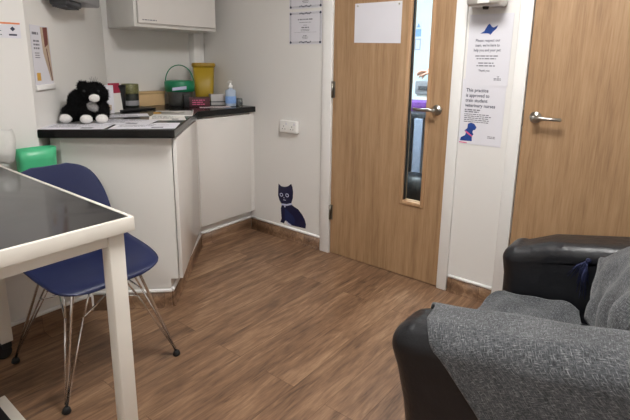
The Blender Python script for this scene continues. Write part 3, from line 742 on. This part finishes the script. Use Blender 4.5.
bm = blob([(tp(.03, -.072, .085), .024, (1.0, .6, 1.0)), (tp(.045, -.078, .075), .016, (1, .6, 1))], .005, .003); part('chest_patch', bm, M['greyfur'], toy, 'grey white chest patch')
for x, y, s in ((-.098, -.055, 1.15), (.005, -.098, 1.1), (.075, -.09, 1.1)):
    bm = blob([(tp(x, y, .024), .026, (1.0*s, .9*s, .85))], .005, .0018)
    for v in bm.verts: v.co.z = max(v.co.z, ZW+.001)
    part('paw', bm, M['whitefur'], toy, 'white paw')
for x in (-.002, .062):
    bm = bmesh.new(); sphere(bm, tp(x+.006, -.088, .16), .006, sub=2); part('eye', bm, M['black'], toy)
bm = bmesh.new()
for k in range(5): tube(bm, [tp(.03+.004*k, -.03, .19), tp(.022+.009*k, -.032, .222+.006*(k % 2))], [.0012, .0004], 5)
part('hair_tuft', bm, M['blackfur'], toy)

# ------------------------------------------------------------------ table
TZ = .82; TX0, TX1, TY0, TY1 = -.17, .662, 1.16, 2.17
tbl = thing('examination_table', 'white framed table with a dark smoked glass top in the foreground', 'table', (.25, 1.66, 0))
bm = bmesh.new()
R = .011
for lo, hi in (((TX0, TY0), (TX1, TY0+R)), ((TX0, TY1-R), (TX1, TY1)), ((TX0, TY0+R), (TX0+R, TY1-R)), ((TX1-R, TY0+R), (TX1, TY1-R))):
    box(bm, (*lo, TZ-.042), (*hi, TZ), .003)
box(bm, (TX0+R, TY0+R, TZ-.04), (TX1-R, TY1-R, TZ-.012)); part('rim', bm, M['table'], tbl)
bm = bmesh.new(); box(bm, (TX0+R+.0005, TY0+R+.0005, TZ-.0115), (TX1-R-.0005, TY1-R-.0005, TZ-.002)); part('tabletop', bm, M['smoked'], tbl, 'dark smoked glass')
bm = bmesh.new(); I = .03
for lo, hi in (((TX0+I, TY0+I), (TX1-I, TY0+I+.02)), ((TX0+I, TY1-I-.02), (TX1-I, TY1-I)), ((TX0+I, TY0+I), (TX0+I+.02, TY1-I)), ((TX1-I-.02, TY0+I), (TX1-I, TY1-I))):
    box(bm, (*lo, TZ-.078), (*hi, TZ-.04))
part('apron', bm, M['table'], tbl)
LW = .045
for lx in (TX0+.022, TX1-.022-LW):
    for ly in (TY0+.022, TY1-.022-LW):
        if ly > 1.5 and lx > .3: lx -= .028
        bm = bmesh.new(); box(bm, (lx, ly, .075), (lx+LW, ly+LW, TZ-.04), .003); lg = part('leg', bm, M['table'], tbl)
        bm = bmesh.new(); c = (lx+LW/2, ly+LW/2)
        b = bmesh.new(); lathe(b, [(.02, -.011), (.03, -.009), (.03, .009), (.02, .011)], n=20); merge(bm, b, Matrix.Translation((c[0]-.012, c[1], .0305)) @ Matrix.Rotation(PI/2, 4, 'X'))
        box(bm, (c[0]-.018, c[1]-.016, .045), (c[0]+.018, c[1]+.016, .076), .004); part('castor', bm, M['rubber'], lg)
# low white step at the near side of the table
st = thing('step_stool', 'low white metal step below the table, mostly outside the bottom edge', 'stool', (.25, 1.36, 0))
bm = bmesh.new(); box(bm, (.085, 1.19, .195), (.405, 1.54, .22), .003); part('frame', bm, M['table'], st)
bm = bmesh.new(); box(bm, (.105, 1.21, .2195), (.375, 1.51, .226), .002); part('tread', bm, M['rubber'], st)
for u in (.087, .378):
    for v in (1.192, 1.513):
        bm = bmesh.new(); box(bm, (u, v, 0), (u+.025, v+.025, .196), .002); part('leg', bm, M['table'], st)
# ------------------------------------------------------------------ chair
CX_, CY_ = .826, 1.82
ch = thing('shell_chair', 'navy plastic shell chair on a chrome wire base beside the table', 'chair', (CX_, CY_, 0))
def cat_rom(P, n):
    out = []
    for i in range(len(P)-1):
        p0 = P[max(i-1, 0)]; p1 = P[i]; p2 = P[i+1]; p3 = P[min(i+2, len(P)-1)]
        for k in range(n):
            t = k/n
            out.append(tuple(.5*((2*b)+(c-a)*t+(2*a-5*b+4*c-d)*t*t+(-a+3*b-3*c+d)*t**3) for a, b, c, d in zip(p0, p1, p2, p3)))
    out.append(tuple(P[-1])); return out
#      y      z      half width  side lift
prof = [(-.222, .418, .10, .0), (-.218, .428, .16, .0), (-.19, .437, .203, .004), (-.12, .436, .22, .014), (-.03, .428, .226, .026), (.07, .425, .226, .035),
        (.145, .442, .22, .04), (.19, .49, .214, .036), (.213, .56, .21, .03), (.228, .63, .205, .024), (.243, .70, .19, .016), (.254, .755, .162, .008), (.260, .785, .122, .003), (.263, .80, .07, 0)]
pr = cat_rom(prof, 3); grid = []
for i, (y, z, w, lift) in enumerate(pr):
    a = pr[max(i-1, 0)]; c = pr[min(i+1, len(pr)-1)]; t = Vector((0, c[0]-a[0], c[1]-a[1])).normalized(); n = Vector((0, -t.z, t.y))
    row = []
    for k in range(25):
        s = -1+2*k/24; p = Vector((CX_-.008+w*s, CY_+y, z)) + n*(lift*1.6*abs(s)**2.6); row.append(p)
    grid.append(row)
bm = bmesh.new(); sheet(bm, grid, .006); part('seat_shell', bm, M['navy'], ch)
feet = [Vector((.598, 1.60, 0)), Vector((1.054, 1.588, 0)), Vector((1.054, 2.05, 0)), Vector((.596, 2.058, 0))]
tops = [Vector((CX_+a*.125, CY_+c*.125-.005, .415)) for a, c in ((-1, -1), (1, -1), (1, 1), (-1, 1))]
for i in range(4):
    f = feet[i]; t = tops[i]; bm = bmesh.new()
    tube(bm, [f+Vector((0, 0, .012)), f.lerp(t, .95)+Vector((0, 0, .012)), t+Vector((0, 0, .008))], .0055, 10)
    lg = part('leg', bm, M['chrome'], ch)
    bm = bmesh.new()
    for j in ((i+1) % 4, (i-1) % 4):
        J = f.lerp(t, .70) + (feet[j]-f)*.10; J.z = .30
        mid = (tops[i]+tops[j])/2; mid.z = .345; T2 = tops[i].lerp(tops[j], .30); T2.z = .422
        tube(bm, [f+(feet[j]-f)*.012+Vector((0, 0, .03)), J, mid], .0038, 8)
        tube(bm, [J, T2], .0038, 8)
    part('brace_wires', bm, M['chrome'], lg)
    bm = bmesh.new(); lathe(bm, [(.014, 0), (.016, .004), (.013, .016), (.008, .022)], (f.x, f.y), 18); part('foot_cap', bm, M['rubber'], lg)
bm = bmesh.new(); tube(bm, [t+Vector((0, 0, .006)) for t in tops], .006, 8, closed=True)
part('seat_mount', bm, M['chrome'], ch)

# green bin with its white liner, squeezed between chair and wall
bn = thing('waste_tub', 'mint green tub with a film liner on the boxed ledge behind the navy chair', 'tub', (.835, 2.26, .45))
def oring(z, hx, hy, e=3.2, cx=.843, cy=2.2625, n=40):
    r = []
    for i in range(n):
        t = 2*PI*i/n; c, s = math.cos(t), math.sin(t)
        r.append((cx+hx*math.copysign(abs(c)**(2/e), c), cy+hy*math.copysign(abs(s)**(2/e), s), z))
    return r
bm = bmesh.new(); loft(bm, [oring(.451, .068, .030), oring(.455, .07, .032), oring(.80, .080, .037), oring(.85, .083, .039), oring(.85, .079, .035), oring(.50, .066, .028)]); part('body', bm, M['greenbin'], bn)
gridl = []
for i in range(15):
    row = []
    for k in range(19):
        s = i/14; t = k/18; a = -2.5+3.4*t
        r = .068+.034*math.sin(s*PI)+.008*math.sin(23*t+4*s)+.005*math.sin(41*t-9*s)
        u = .715 + .075*math.cos(a+2.6)*(1-.2*s) - .03*s; 
        row.append(Vector((.69 + (r+.03*s)*math.cos(1.1+4.2*t)*.8, 2.235 + (r)*math.sin(1.1+4.2*t)*.55, .845+.10*s - .05*t*(1-s) + .012*math.sin(9*t+5*s) + .009*math.sin(31*t)*s)))
    gridl.append(row)
bm = bmesh.new(); sheet(bm, gridl, .0015); part('bin_liner', bm, M['liner'], bn, 'crumpled white film liner')

# ------------------------------------------------------------------ armchair
ac = thing('armchair', 'black leather armchair with a grey woven throw over it, right foreground', 'armchair', (1.43, .1, 0))
VBK = -.36
UN, UFAR, HW = 1.085, 1.862, .095      # arm centres and half width
def arm_top(v): return .577 + .195*(.513-v)
def arm_outline(n=8, bulge=1.0):
    P = [(VBK, .06), (.46, .06), (.480, .12), (.488, .25), (.488+.017*bulge, .36), (.49+.038*bulge, .45)]
    cx, cz, r = .482-.036*(1-bulge), .513, .066-.012*(1-bulge)
    for i in range(n+1):
        t = -.30 + (PI/2+.30+.18)*i/n; P.append((cx+r*math.cos(t), cz+r*math.sin(t)))
    for i in range(1, 9):
        v = lerp(cx-.01, VBK+.02, i/8); P.append((v, arm_top(v)))
    P += [(VBK, arm_top(VBK)-.03), (VBK, .4), (VBK, .2)]
    return P
def lerp(a, c, t): return a + (c-a)*t
def arm(uc, bulge, r=.058):
    if bulge < 1: r = .05
    P = [Vector(p) for p in arm_outline(8, bulge)]; n = len(P); N_ = []
    for i in range(n):
        d = (P[(i+1) % n]-P[i-1]).normalized(); N_.append(Vector((-d.y, d.x)))   # inward
    rings = []
    seq = [(-1, t) for t in (0, 15, 30, 45, 60, 75, 90)] + [(1, t) for t in (90, 75, 60, 45, 30, 15, 0)]
    for sg_, deg in seq:
        t = math.radians(deg); ins = r*(1-math.sin(t)); off = sg_*((HW-r)+r*math.cos(t))
        rings.append([(uc+off, (p+q*ins).x, (p+q*ins).y) for p, q in zip(P, N_)])
    bm = bmesh.new(); loft(bm, rings); return bm
for uc, k in ((UN, 1.0), (UFAR, 0.0)): part('arm', arm(uc, k), M['leather'], ac)
UI0, UI1 = UN+HW, UFAR-HW
bm = bmesh.new(); box(bm, (UI0-.01, VBK, .06), (UI1+.01, .46, .23), .02, 3); part('base', bm, M['leather'], ac)
bm = bmesh.new(); box(bm, (UI0+.004, -.22, .23), (UI1-.004, .49, .375), .045, 4); part('seat_cushion', bm, M['leather'], ac)
bm = bmesh.new(); box(bm, (UI0+.004, -.34, .23), (UI1-.004, -.14, .80), .07, 4); part('backrest', bm, M['leather'], ac)
for u in (UN, UFAR):
    for v in (.40, -.28):
        bm = bmesh.new(); lathe(bm, [(.022, 0), (.03, .062)], (u, v), 16); part('foot', bm, M['black'], ac)

# UVs for woven cloth
def uv_obj(o, su, sv, nu, nv): pass
def cloth(name, grid, thick, label, loc, mat):
    rows, cols = len(grid), len(grid[0])
    b = bmesh.new(); uvl = b.loops.layers.uv.new('UVMap')
    vs = [[b.verts.new(Vector(p)-Vector(loc)) for p in r] for r in grid]
    # arc length coordinates keep the weave even
    su = [[0.0]*cols for _ in range(rows)]; sv = [[0.0]*cols for _ in range(rows)]
    for i in range(rows):
        for j in range(cols):
            if j: su[i][j] = su[i][j-1] + (Vector(grid[i][j])-Vector(grid[i][j-1])).length
            if i: sv[i][j] = sv[i-1][j] + (Vector(grid[i][j])-Vector(grid[i-1][j])).length
    for i in range(rows-1):
        for j in range(cols-1):
            f = b.faces.new((vs[i][j], vs[i][j+1], vs[i+1][j+1], vs[i+1][j])); f.smooth = True
            for l, (a, c) in zip(f.loops, ((i, j), (i, j+1), (i+1, j+1), (i+1, j))): l[uvl].uv = (su[a][c], sv[a][c])
    bmesh.ops.recalc_face_normals(b, faces=b.faces)
    me = bpy.data.meshes.new(name); b.to_mesh(me); b.free(); me.materials.append(mat)
    o = bpy.data.objects.new(name, me); o.location = loc; COL.objects.link(o)
    md = o.modifiers.new('thick', 'SOLIDIFY'); md.thickness = thick; md.offset = 0
    o['label'] = label; o['category'] = 'blanket'
    return o
# cross section of the throw: outer side of the near arm, over its top, down to the seat and across
def lump_front(u): return .06 + .115*max(0, (u-1.24)/.50)**1.2
def throw_profile(v):
    zt = arm_top(v); g = .011; r = .058+g; P = []
    if v > .475: zt -= .07 - math.sqrt(max(0, .07**2-(min(v, .54)-.475)**2))
    for z in (.10, .19, .28, .36, zt-.058-.06): P.append((UN-HW-g, z))
    for t in range(7): a = PI - PI/2*t/6; P.append((UN-HW+.058+r*math.cos(a), zt-.058+r*math.sin(a)))
    for t in range(7): a = PI/2 - PI/2*t/6; P.append((UN+HW-.058+r*math.cos(a), zt-.058+r*math.sin(a)))
    P += [(UI0+g+.002, .47), (UI0+.022, .42), (UI0+.06, .392), (1.34, .388), (1.43, .387), (1.52, .386), (1.61, .386), (1.68, .386), (1.725, .388), (1.748, .394)]
    return P
rows = []
NV = 50
fr = [-.03, .055, .135, .21, .335, .385, .405, .42, .43, .44, .448, .458, .47, .482, .493, .503, .51, .515, .515, .51, .50, .488, .49, .495, .50, .505, .505, .49, .465]
for i in range(NV):
    s = i/(NV-1); row = []
    for j in range(29):
        u0 = throw_profile(.3)[j][0]
        vb = -.10 if j < 19 else lump_front(u0)+.035
        v = lerp(fr[j], vb, s); u, z = throw_profile(v)[j]
        if j >= 20:     # loose folds on the seat
            w = min(1, (j-19)/4)
            z += .006*w*(1+math.sin(v*50+u*15)) + .005*w*math.sin(v*27-u*33+1.0)
            if j >= 25: z += .016*math.exp(-((v-.27)/.10)**2) + .004*math.sin(v*60)
            if v > .47: z -= 6*(v-.47)**2*w
        elif j >= 5: z += .002*math.sin(v*25+j)
        if j <= 4: u -= .002*math.sin(v*22+j*.9)+.002
        row.append((u, v, z))
    rows.append(row)
# refine across
fine = []
for r in rows: fine.append([Vector(p) for p in cat_rom(r, 3)])
cloth('throw_blanket', fine, .008, 'grey heather throw draped over the near arm and seat of the black armchair', (1.3, .2, .45), M['weave'])
# second throw bunched over the backrest
rows = []
for i in range(30):
    s = i/29; u = lerp(1.225, 1.748, s); row = []
    fv = lump_front(u) + .010*math.sin(u*38)*(1-s); dr_ = max(0, (s-.75)/.25)**2
    P = [(-.362, .43), (-.366, .6), (-.36, .76), (-.32, .82), (-.23, .835), (-.13, .83-.01*s), (-.06+.04*s, .805-.025*s), (.0+.07*s, .76-.04*s), (fv-.03, .685-.02*s), (fv-.006, .61), (fv, .54), (fv+.006, .47), (fv+.012, .418)]
    P = [(v, z - .05*dr_*(1 if z > .65 else 0)) for v, z in P]
    for j, (v, z) in enumerate(cat_rom(P, 3)):
        fold = .008*math.sin(u*46+z*14)+.006*math.sin(u*21-z*33)
        row.append(Vector((u, v+fold*(1 if v > -.05 else 0), z+.3*fold)))
    rows.append(row)
cloth('throw_blanket', rows, .008, 'grey throw bunched over the backrest of the black armchair', (1.43, -.1, .42), M['weave'])
# navy tassel hanging from the bunched throw against the far arm
ts = bmesh.new()
root = Vector((1.748, .205, .595))
for k in range(22):
    e = root + Vector((random.uniform(-.014, .002), random.uniform(-.015, .06), -.04-.10*random.random()))
    mid = root.lerp(e, .45) + Vector((-.004, .006, .006))
    tube(ts, [root, mid, e], [.003, .0028, .0013], 6)
sphere(ts, root, .009, sub=2)
single('tassel', ts, plain('navy_yarn', (28, 34, 66), .9, var=.3, scale=60), 'navy yarn tassel hanging between the bunched throw and the far leather arm', 'tassel', tuple(root))

# ------------------------------------------------------------------ the room beyond the door
UX = 4.3
bm = bmesh.new(); box(bm, (UX, V0-T, 0), (UX+T, VB+T, HC)); struct('wall_far', bm, M['farwall'])
bm = bmesh.new(); box(bm, (UB+T, VB, 0), (UX, VB+T, HC)); struct('wall_far_back', bm, M['farwall'])
bm = bmesh.new(); box(bm, (UB+T, V0-T, 0), (UX, V0, HC)); struct('wall_far_near', bm, M['farwall'])
Mf = lambda v, z: frame((0, -1, 0), (0, 0, 1), (UX-.0015, v, z))
sg = thing('safety_sign', 'small blue and white sign on the wall seen through the door window', 'sign', (UX, 2.17, 1.36))
bm = bmesh.new(); box(bm, (-.035, .0, 0), (.035, .27, .001), mat=Mf(2.175, 1.36)); part('card', bm, M['paper'], sg)
bm = bmesh.new(); box(bm, (-.03, .13, .001), (.03, .20, .0016), mat=Mf(2.175, 1.36)); prism(bm, [(-.02, .215), (.02, .215), (0, .255)], .001, .0016, mat=Mf(2.175, 1.36)); part('symbol', bm, M['geltag'], sg)
bm = bmesh.new()
for lo, hi in (((-.032, .005), (.032, .014)), ((-.032, .1), (.032, .11)), ((-.032, .014), (-.022, .1)), ((.022, .014), (.032, .1))): box(bm, (*lo, .001), (*hi, .0016), mat=Mf(2.175, 1.36))
part('border', bm, M['bluegrey'], sg)
ct = thing('side_cabinet', 'white cabinet against the far wall beyond the door window', 'cabinet', (4.05, 1.95, 0))
bm = bmesh.new(); box(bm, (3.82, 1.55, .0), (UX-.002, 2.6, .86), .003); part('body', bm, M['unit'], ct)
bm = bmesh.new(); box(bm, (3.80, 1.54, .86), (UX-.002, 2.61, .89), .003); part('top', bm, M['trim'], ct)
pt = thing('printer', 'grey printer with a dark slot seen through the door window', 'printer', (4.0, 1.84, .89))
bm = bmesh.new(); box(bm, (3.86, 1.62, .97), (4.22, 1.96, 1.09), .015, 3); part('body', bm, M['grey'], pt)
bm = bmesh.new(); box(bm, (3.852, 1.66, 1.01), (3.862, 1.92, 1.045)); part('paper_slot', bm, M['darkgrey'], pt)
bm = bmesh.new(); box(bm, (3.88, 1.63, .891), (4.22, 1.95, .971), .01); part('paper_drawer', bm, M['trim'], pt)
dk = thing('desk', 'dark topped desk with blue grey legs beyond the door window', 'desk', (3.45, 1.75, 0))
bm = bmesh.new(); box(bm, (3.30, 1.35, .83), (3.72, 2.15, .865), .003); part('desktop', bm, M['darkgrey'], dk)
for v in (1.62, 1.70, 1.78):
    bm = bmesh.new(); box(bm, (3.285, v-.034, 0), (3.30, v+.034, .829), .004); part('leg', bm, M['black' if v == 1.70 else 'bluegrey'], dk, 'black leg' if v == 1.70 else None)
bm = bmesh.new(); box(bm, (3.5, 1.36, .3), (3.52, 2.14, .83)); part('modesty_panel', bm, M['grey'], dk)
bm = bmesh.new()
Mx = Matrix.Translation((3.55, 1.78, .866)) @ Matrix.Rotation(.15, 4, 'Z')
box(bm, (-.12, -.17, 0), (.12, .17, .075), .004, mat=Mx)
single('file_folder', bm, M['purple'], 'purple folder on the desk beyond the door window', 'folder', (3.55, 1.78, .866))
bg = bmesh.new()
lathe(bg, [(.12, 0), (.15, .03), (.16, .34), (.13, .43), (.05, .45)], (3.1, 1.54), 24, sx=.8, sy=1.1)
single('black_bag', bg, M['black'], 'black bag on the floor below the desk beyond the door', 'bag', (3.1, 1.54, 0))

# ---- person beyond the door, reaching with one arm
def skin_mesh(name, chains, mat, parent, base, sub=2, label=None):
    me = bpy.data.meshes.new(name); vs = []; es = []; rad = []; roots = []
    for ch_ in chains:
        st_ = len(vs)
        for k, (p, r) in enumerate(ch_['pts']):
            vs.append(Vector(p)); rad.append(r)
            if k: es.append((len(vs)-2, len(vs)-1))
            elif 'join' in ch_: es.append((ch_['join'], len(vs)-1))
        if 'join' not in ch_: roots.append(st_)
    me.from_pydata(vs, es, [])
    o = bpy.data.objects.new(name, me); COL.objects.link(o)
    md = o.modifiers.new('skin', 'SKIN'); md.use_smooth_shade = True
    for i, d in enumerate(me.skin_vertices[0].data):
        rr = rad[i]; d.radius = rr if isinstance(rr, tuple) else (rr, rr); d.use_root = i in roots
    o.modifiers.new('sub', 'SUBSURF').levels = sub; o.modifiers['sub'].render_levels = sub
    dg = bpy.context.evaluated_depsgraph_get(); dg.update()
    m2 = bpy.data.meshes.new_from_object(o.evaluated_get(dg)); bpy.data.objects.remove(o)
    bm = bmesh.new(); bm.from_mesh(m2); bpy.data.meshes.remove(m2); bpy.data.meshes.remove(me); smooth(bm)
    return part(name, bm, mat, parent, label)
pu, pv = 3.18, 1.02
pe = thing('person', 'person in teal scrubs reaching out one hand beyond the door window', 'person', (pu, pv, 0))
Q = lambda x, y, z: (pu+x, pv+y, z)      # faces +v
spine = [(Q(0, 0, .93), (.15, .11)), (Q(0, 0, 1.08), (.13, .10)), (Q(0, .0, 1.25), (.145, .105)), (Q(0, 0, 1.38), (.12, .085)), (Q(0, .0, 1.46), .05), (Q(0, .015, 1.52), .052), (Q(0, .03, 1.58), (.072, .085)), (Q(0, .025, 1.66), (.078, .095)), (Q(0, .02, 1.72), (.05, .06))]
ch_ = [dict(pts=spine)]
ch_.append(dict(join=3, pts=[(Q(.17, 0, 1.385), .055), (Q(.21, .10, 1.24), .045), (Q(.20, .24, 1.12), .040), (Q(.16, .36, 1.155), .033), (Q(.13, .475, 1.18), .026), (Q(.12, .53, 1.185), (.024, .036)), (Q(.115, .565, 1.182), (.018, .038))]))
ch_.append(dict(join=3, pts=[(Q(-.17, 0, 1.385), .055), (Q(-.23, -.03, 1.22), .045), (Q(-.25, -.02, 1.08), .038), (Q(-.25, .05, .92), .030), (Q(-.25, .08, .84), .025), (Q(-.25, .09, .78), (.036, .022))]))
for s in (-1, 1): ch_.append(dict(join=0, pts=[(Q(s*.09, 0, .85), .088), (Q(s*.095, .01, .5), .058), (Q(s*.095, -.01, .3), .052), (Q(s*.095, 0, .09), .036), (Q(s*.10, .10, .045), .036)]))
# fingers: separate unequal chains rooted inside the palm
hb = Vector(Q(.115, .555, 1.182))
for k, (dx, l, dz) in enumerate(((-.030, .062, -.018), (-.010, .072, -.026), (.010, .068, -.034), (.029, .054, -.04))):
    p = hb + Vector((dx, 0, -.002*k)); ch_.append(dict(pts=[(p, .0095), (p+Vector((dx*.15, l*.5, .006+dz*.2)), .0088), (p+Vector((dx*.2, l*.82, dz*.6)), .008), (p+Vector((dx*.2, l*1.05, dz*1.3)), .0068)]))
p = hb + Vector((-.028, -.035, -.006)); ch_.append(dict(pts=[(p, .011), (p+Vector((-.022, .03, -.014)), .0098), (p+Vector((-.028, .062, -.03)), .0085)]))
p = Vector(Q(-.25, .09, .78))
for k, (dx, l) in enumerate(((-.026, .06), (-.009, .07), (.009, .066), (.026, .052))):
    r0 = p + Vector((dx*1.0, 0, -.01)); ch_.append(dict(pts=[(r0, .0095), (r0+Vector((0, .006, -l*.6)), .0088), (r0+Vector((0, .022, -l)), .007)]))
r0 = p+Vector((.03, .01, .02)); ch_.append(dict(pts=[(r0, .011), (r0+Vector((.015, .025, -.03)), .0095), (r0+Vector((.012, .035, -.055)), .008)]))
# nose and ears
ch_.append(dict(pts=[(Q(0, .11, 1.635), .010), (Q(0, .132, 1.605), .014), (Q(0, .118, 1.598), .012)]))
for s in (-1, 1): ch_.append(dict(pts=[(Q(s*.076, .015, 1.645), (.008, .016)), (Q(s*.083, .01, 1.62), (.008, .018)), (Q(s*.078, .018, 1.59), (.007, .012))]))
skin_mesh('body', ch_, M['skin'], pe, None)
skin_mesh('tunic', [dict(pts=[(Q(0, 0, .78), (.21, .17)), (Q(0, 0, .95), (.20, .155)), (Q(0, 0, 1.1), (.168, .138)), (Q(0, 0, 1.26), (.18, .138)), (Q(0, 0, 1.39), (.155, .118)), (Q(0, 0, 1.45), (.085, .08))]),
    dict(join=4, pts=[(Q(.175, .0, 1.385), .068), (Q(.205, .08, 1.27), .060)]), dict(join=4, pts=[(Q(-.175, 0, 1.385), .068), (Q(-.225, -.028, 1.25), .060)])], M['scrub'], pe, None)
skin_mesh('trousers', [dict(pts=[(Q(0, 0, .92), (.16, .12)), (Q(0, 0, .85), (.165, .125))])] + [dict(join=1, pts=[(Q(s*.095, 0, .78), .098), (Q(s*.097, .01, .5), .075), (Q(s*.097, -.005, .12), .062)]) for s in (-1, 1)], M['trouser'], pe, None)
bm = bmesh.new(); sphere(bm, Q(0, -.008, 1.685), .105, (.88, 1.02, .92)); 
bm2 = bmesh.new(); bm2.from_mesh((lambda m: (bm.to_mesh(m), m)[1])(bpy.data.meshes.new('tmp'))); bm.free()
bmesh.ops.delete(bm2, geom=[v for v in bm2.verts if v.co.y > pv+.055 and v.co.z < 1.71], context='VERTS'); sphere(bm2, Q(0, -.115, 1.65), .045, (1, 1, 1.1)); part('hair', bm2, M['hair'], pe)
for s in (-1, 1):
    bm = bmesh.new(); sphere(bm, Q(s*.032, .102, 1.645), .011, (1.2, .6, .55), sub=2); e_ = part('eye', bm, M['eye'], pe)
    bm = bmesh.new(); sphere(bm, Q(s*.032, .111, 1.645), .005, (1, .5, 1), sub=2); part('iris', bm, M['hair'], e_)
    bm = bmesh.new(); sphere(bm, Q(s*.098, .055, .045), .05, (.9, 2.3, .85)); bmesh.ops.delete(bm, geom=[v for v in bm.verts if v.co.z < -.1], context='VERTS')
    for v in bm.verts: v.co.z = max(v.co.z, 0.001)
    part('shoe', bm, M['shoe'], pe)
bm = bmesh.new(); sphere(bm, Q(0, .108, 1.565), .02, (1.1, .5, .35), sub=2); part('mouth', bm, M['lips'], pe)

# ------------------------------------------------------------------ lamps
def panel(label, u, v, s, mat):
    t = thing('ceiling_light', label, 'ceiling light', (u, v, HC-.03))
    bm = bmesh.new(); h = s/2
    for lo, hi in (((u-h-.02, v-h-.02), (u+h+.02, v-h)), ((u-h-.02, v+h), (u+h+.02, v+h+.02)), ((u-h-.02, v-h), (u-h, v+h)), ((u+h, v-h), (u+h+.02, v+h))): box(bm, (*lo, HC-.035), (*hi, HC-.001))
    part('frame', bm, M['trim'], t)
    bm = bmesh.new(); box(bm, (u-h, v-h, HC-.03), (u+h, v+h, HC-.012)); part('diffuser', bm, mat, t, 'glowing diffuser')
panel('square ceiling panel lamp over the middle of the consulting room', 1.3, .65, .56, M['lamp'])
panel('added unseen square ceiling panel evening the light on the examination table side', -.5, .35, .42, M['lamp'])  # added fill lamp out of view, evens the light on the left walls
panel('unseen cool white ceiling panel placed to light the room beyond the door', 2.95, 1.55, .56, M['lamp2'])  # unseen lamp, set where it lights the desk fronts beyond the door
w = bpy.data.worlds.new('World'); scene.world = w; w.use_nodes = True
w.node_tree.nodes['Background'].inputs[0].default_value = (.8, .85, .9, 1); w.node_tree.nodes['Background'].inputs[1].default_value = .02

# ------------------------------------------------------------------ camera
cam = bpy.data.cameras.new('camera'); co = bpy.data.objects.new('camera', cam); COL.objects.link(co)
X = Vector((0.62506548, -0.78047059, 0.01260207)); Y = Vector((0.16080733, 0.1445526, 0.97634295)); F = Vector((0.76382862, 0.60825176, -0.21586023))
mw = Matrix.Identity(4)
for i in range(3): mw[i][0], mw[i][1], mw[i][2] = X[i], Y[i], -F[i]
mw[2][3] = 1.24
co.matrix_world = mw
cam.sensor_width = 36; cam.sensor_fit = 'HORIZONTAL'; cam.lens = 36*473.0/630
cam.shift_x = 0.0; cam.shift_y = -(210-166.4)/630
cam.clip_start = .02
scene.camera = co
vs_ = scene.view_settings; vs_.view_transform = 'Standard'; vs_.look = 'None'; vs_.gamma = 1; vs_.use_curve_mapping = False
vs_.exposure = 0.33
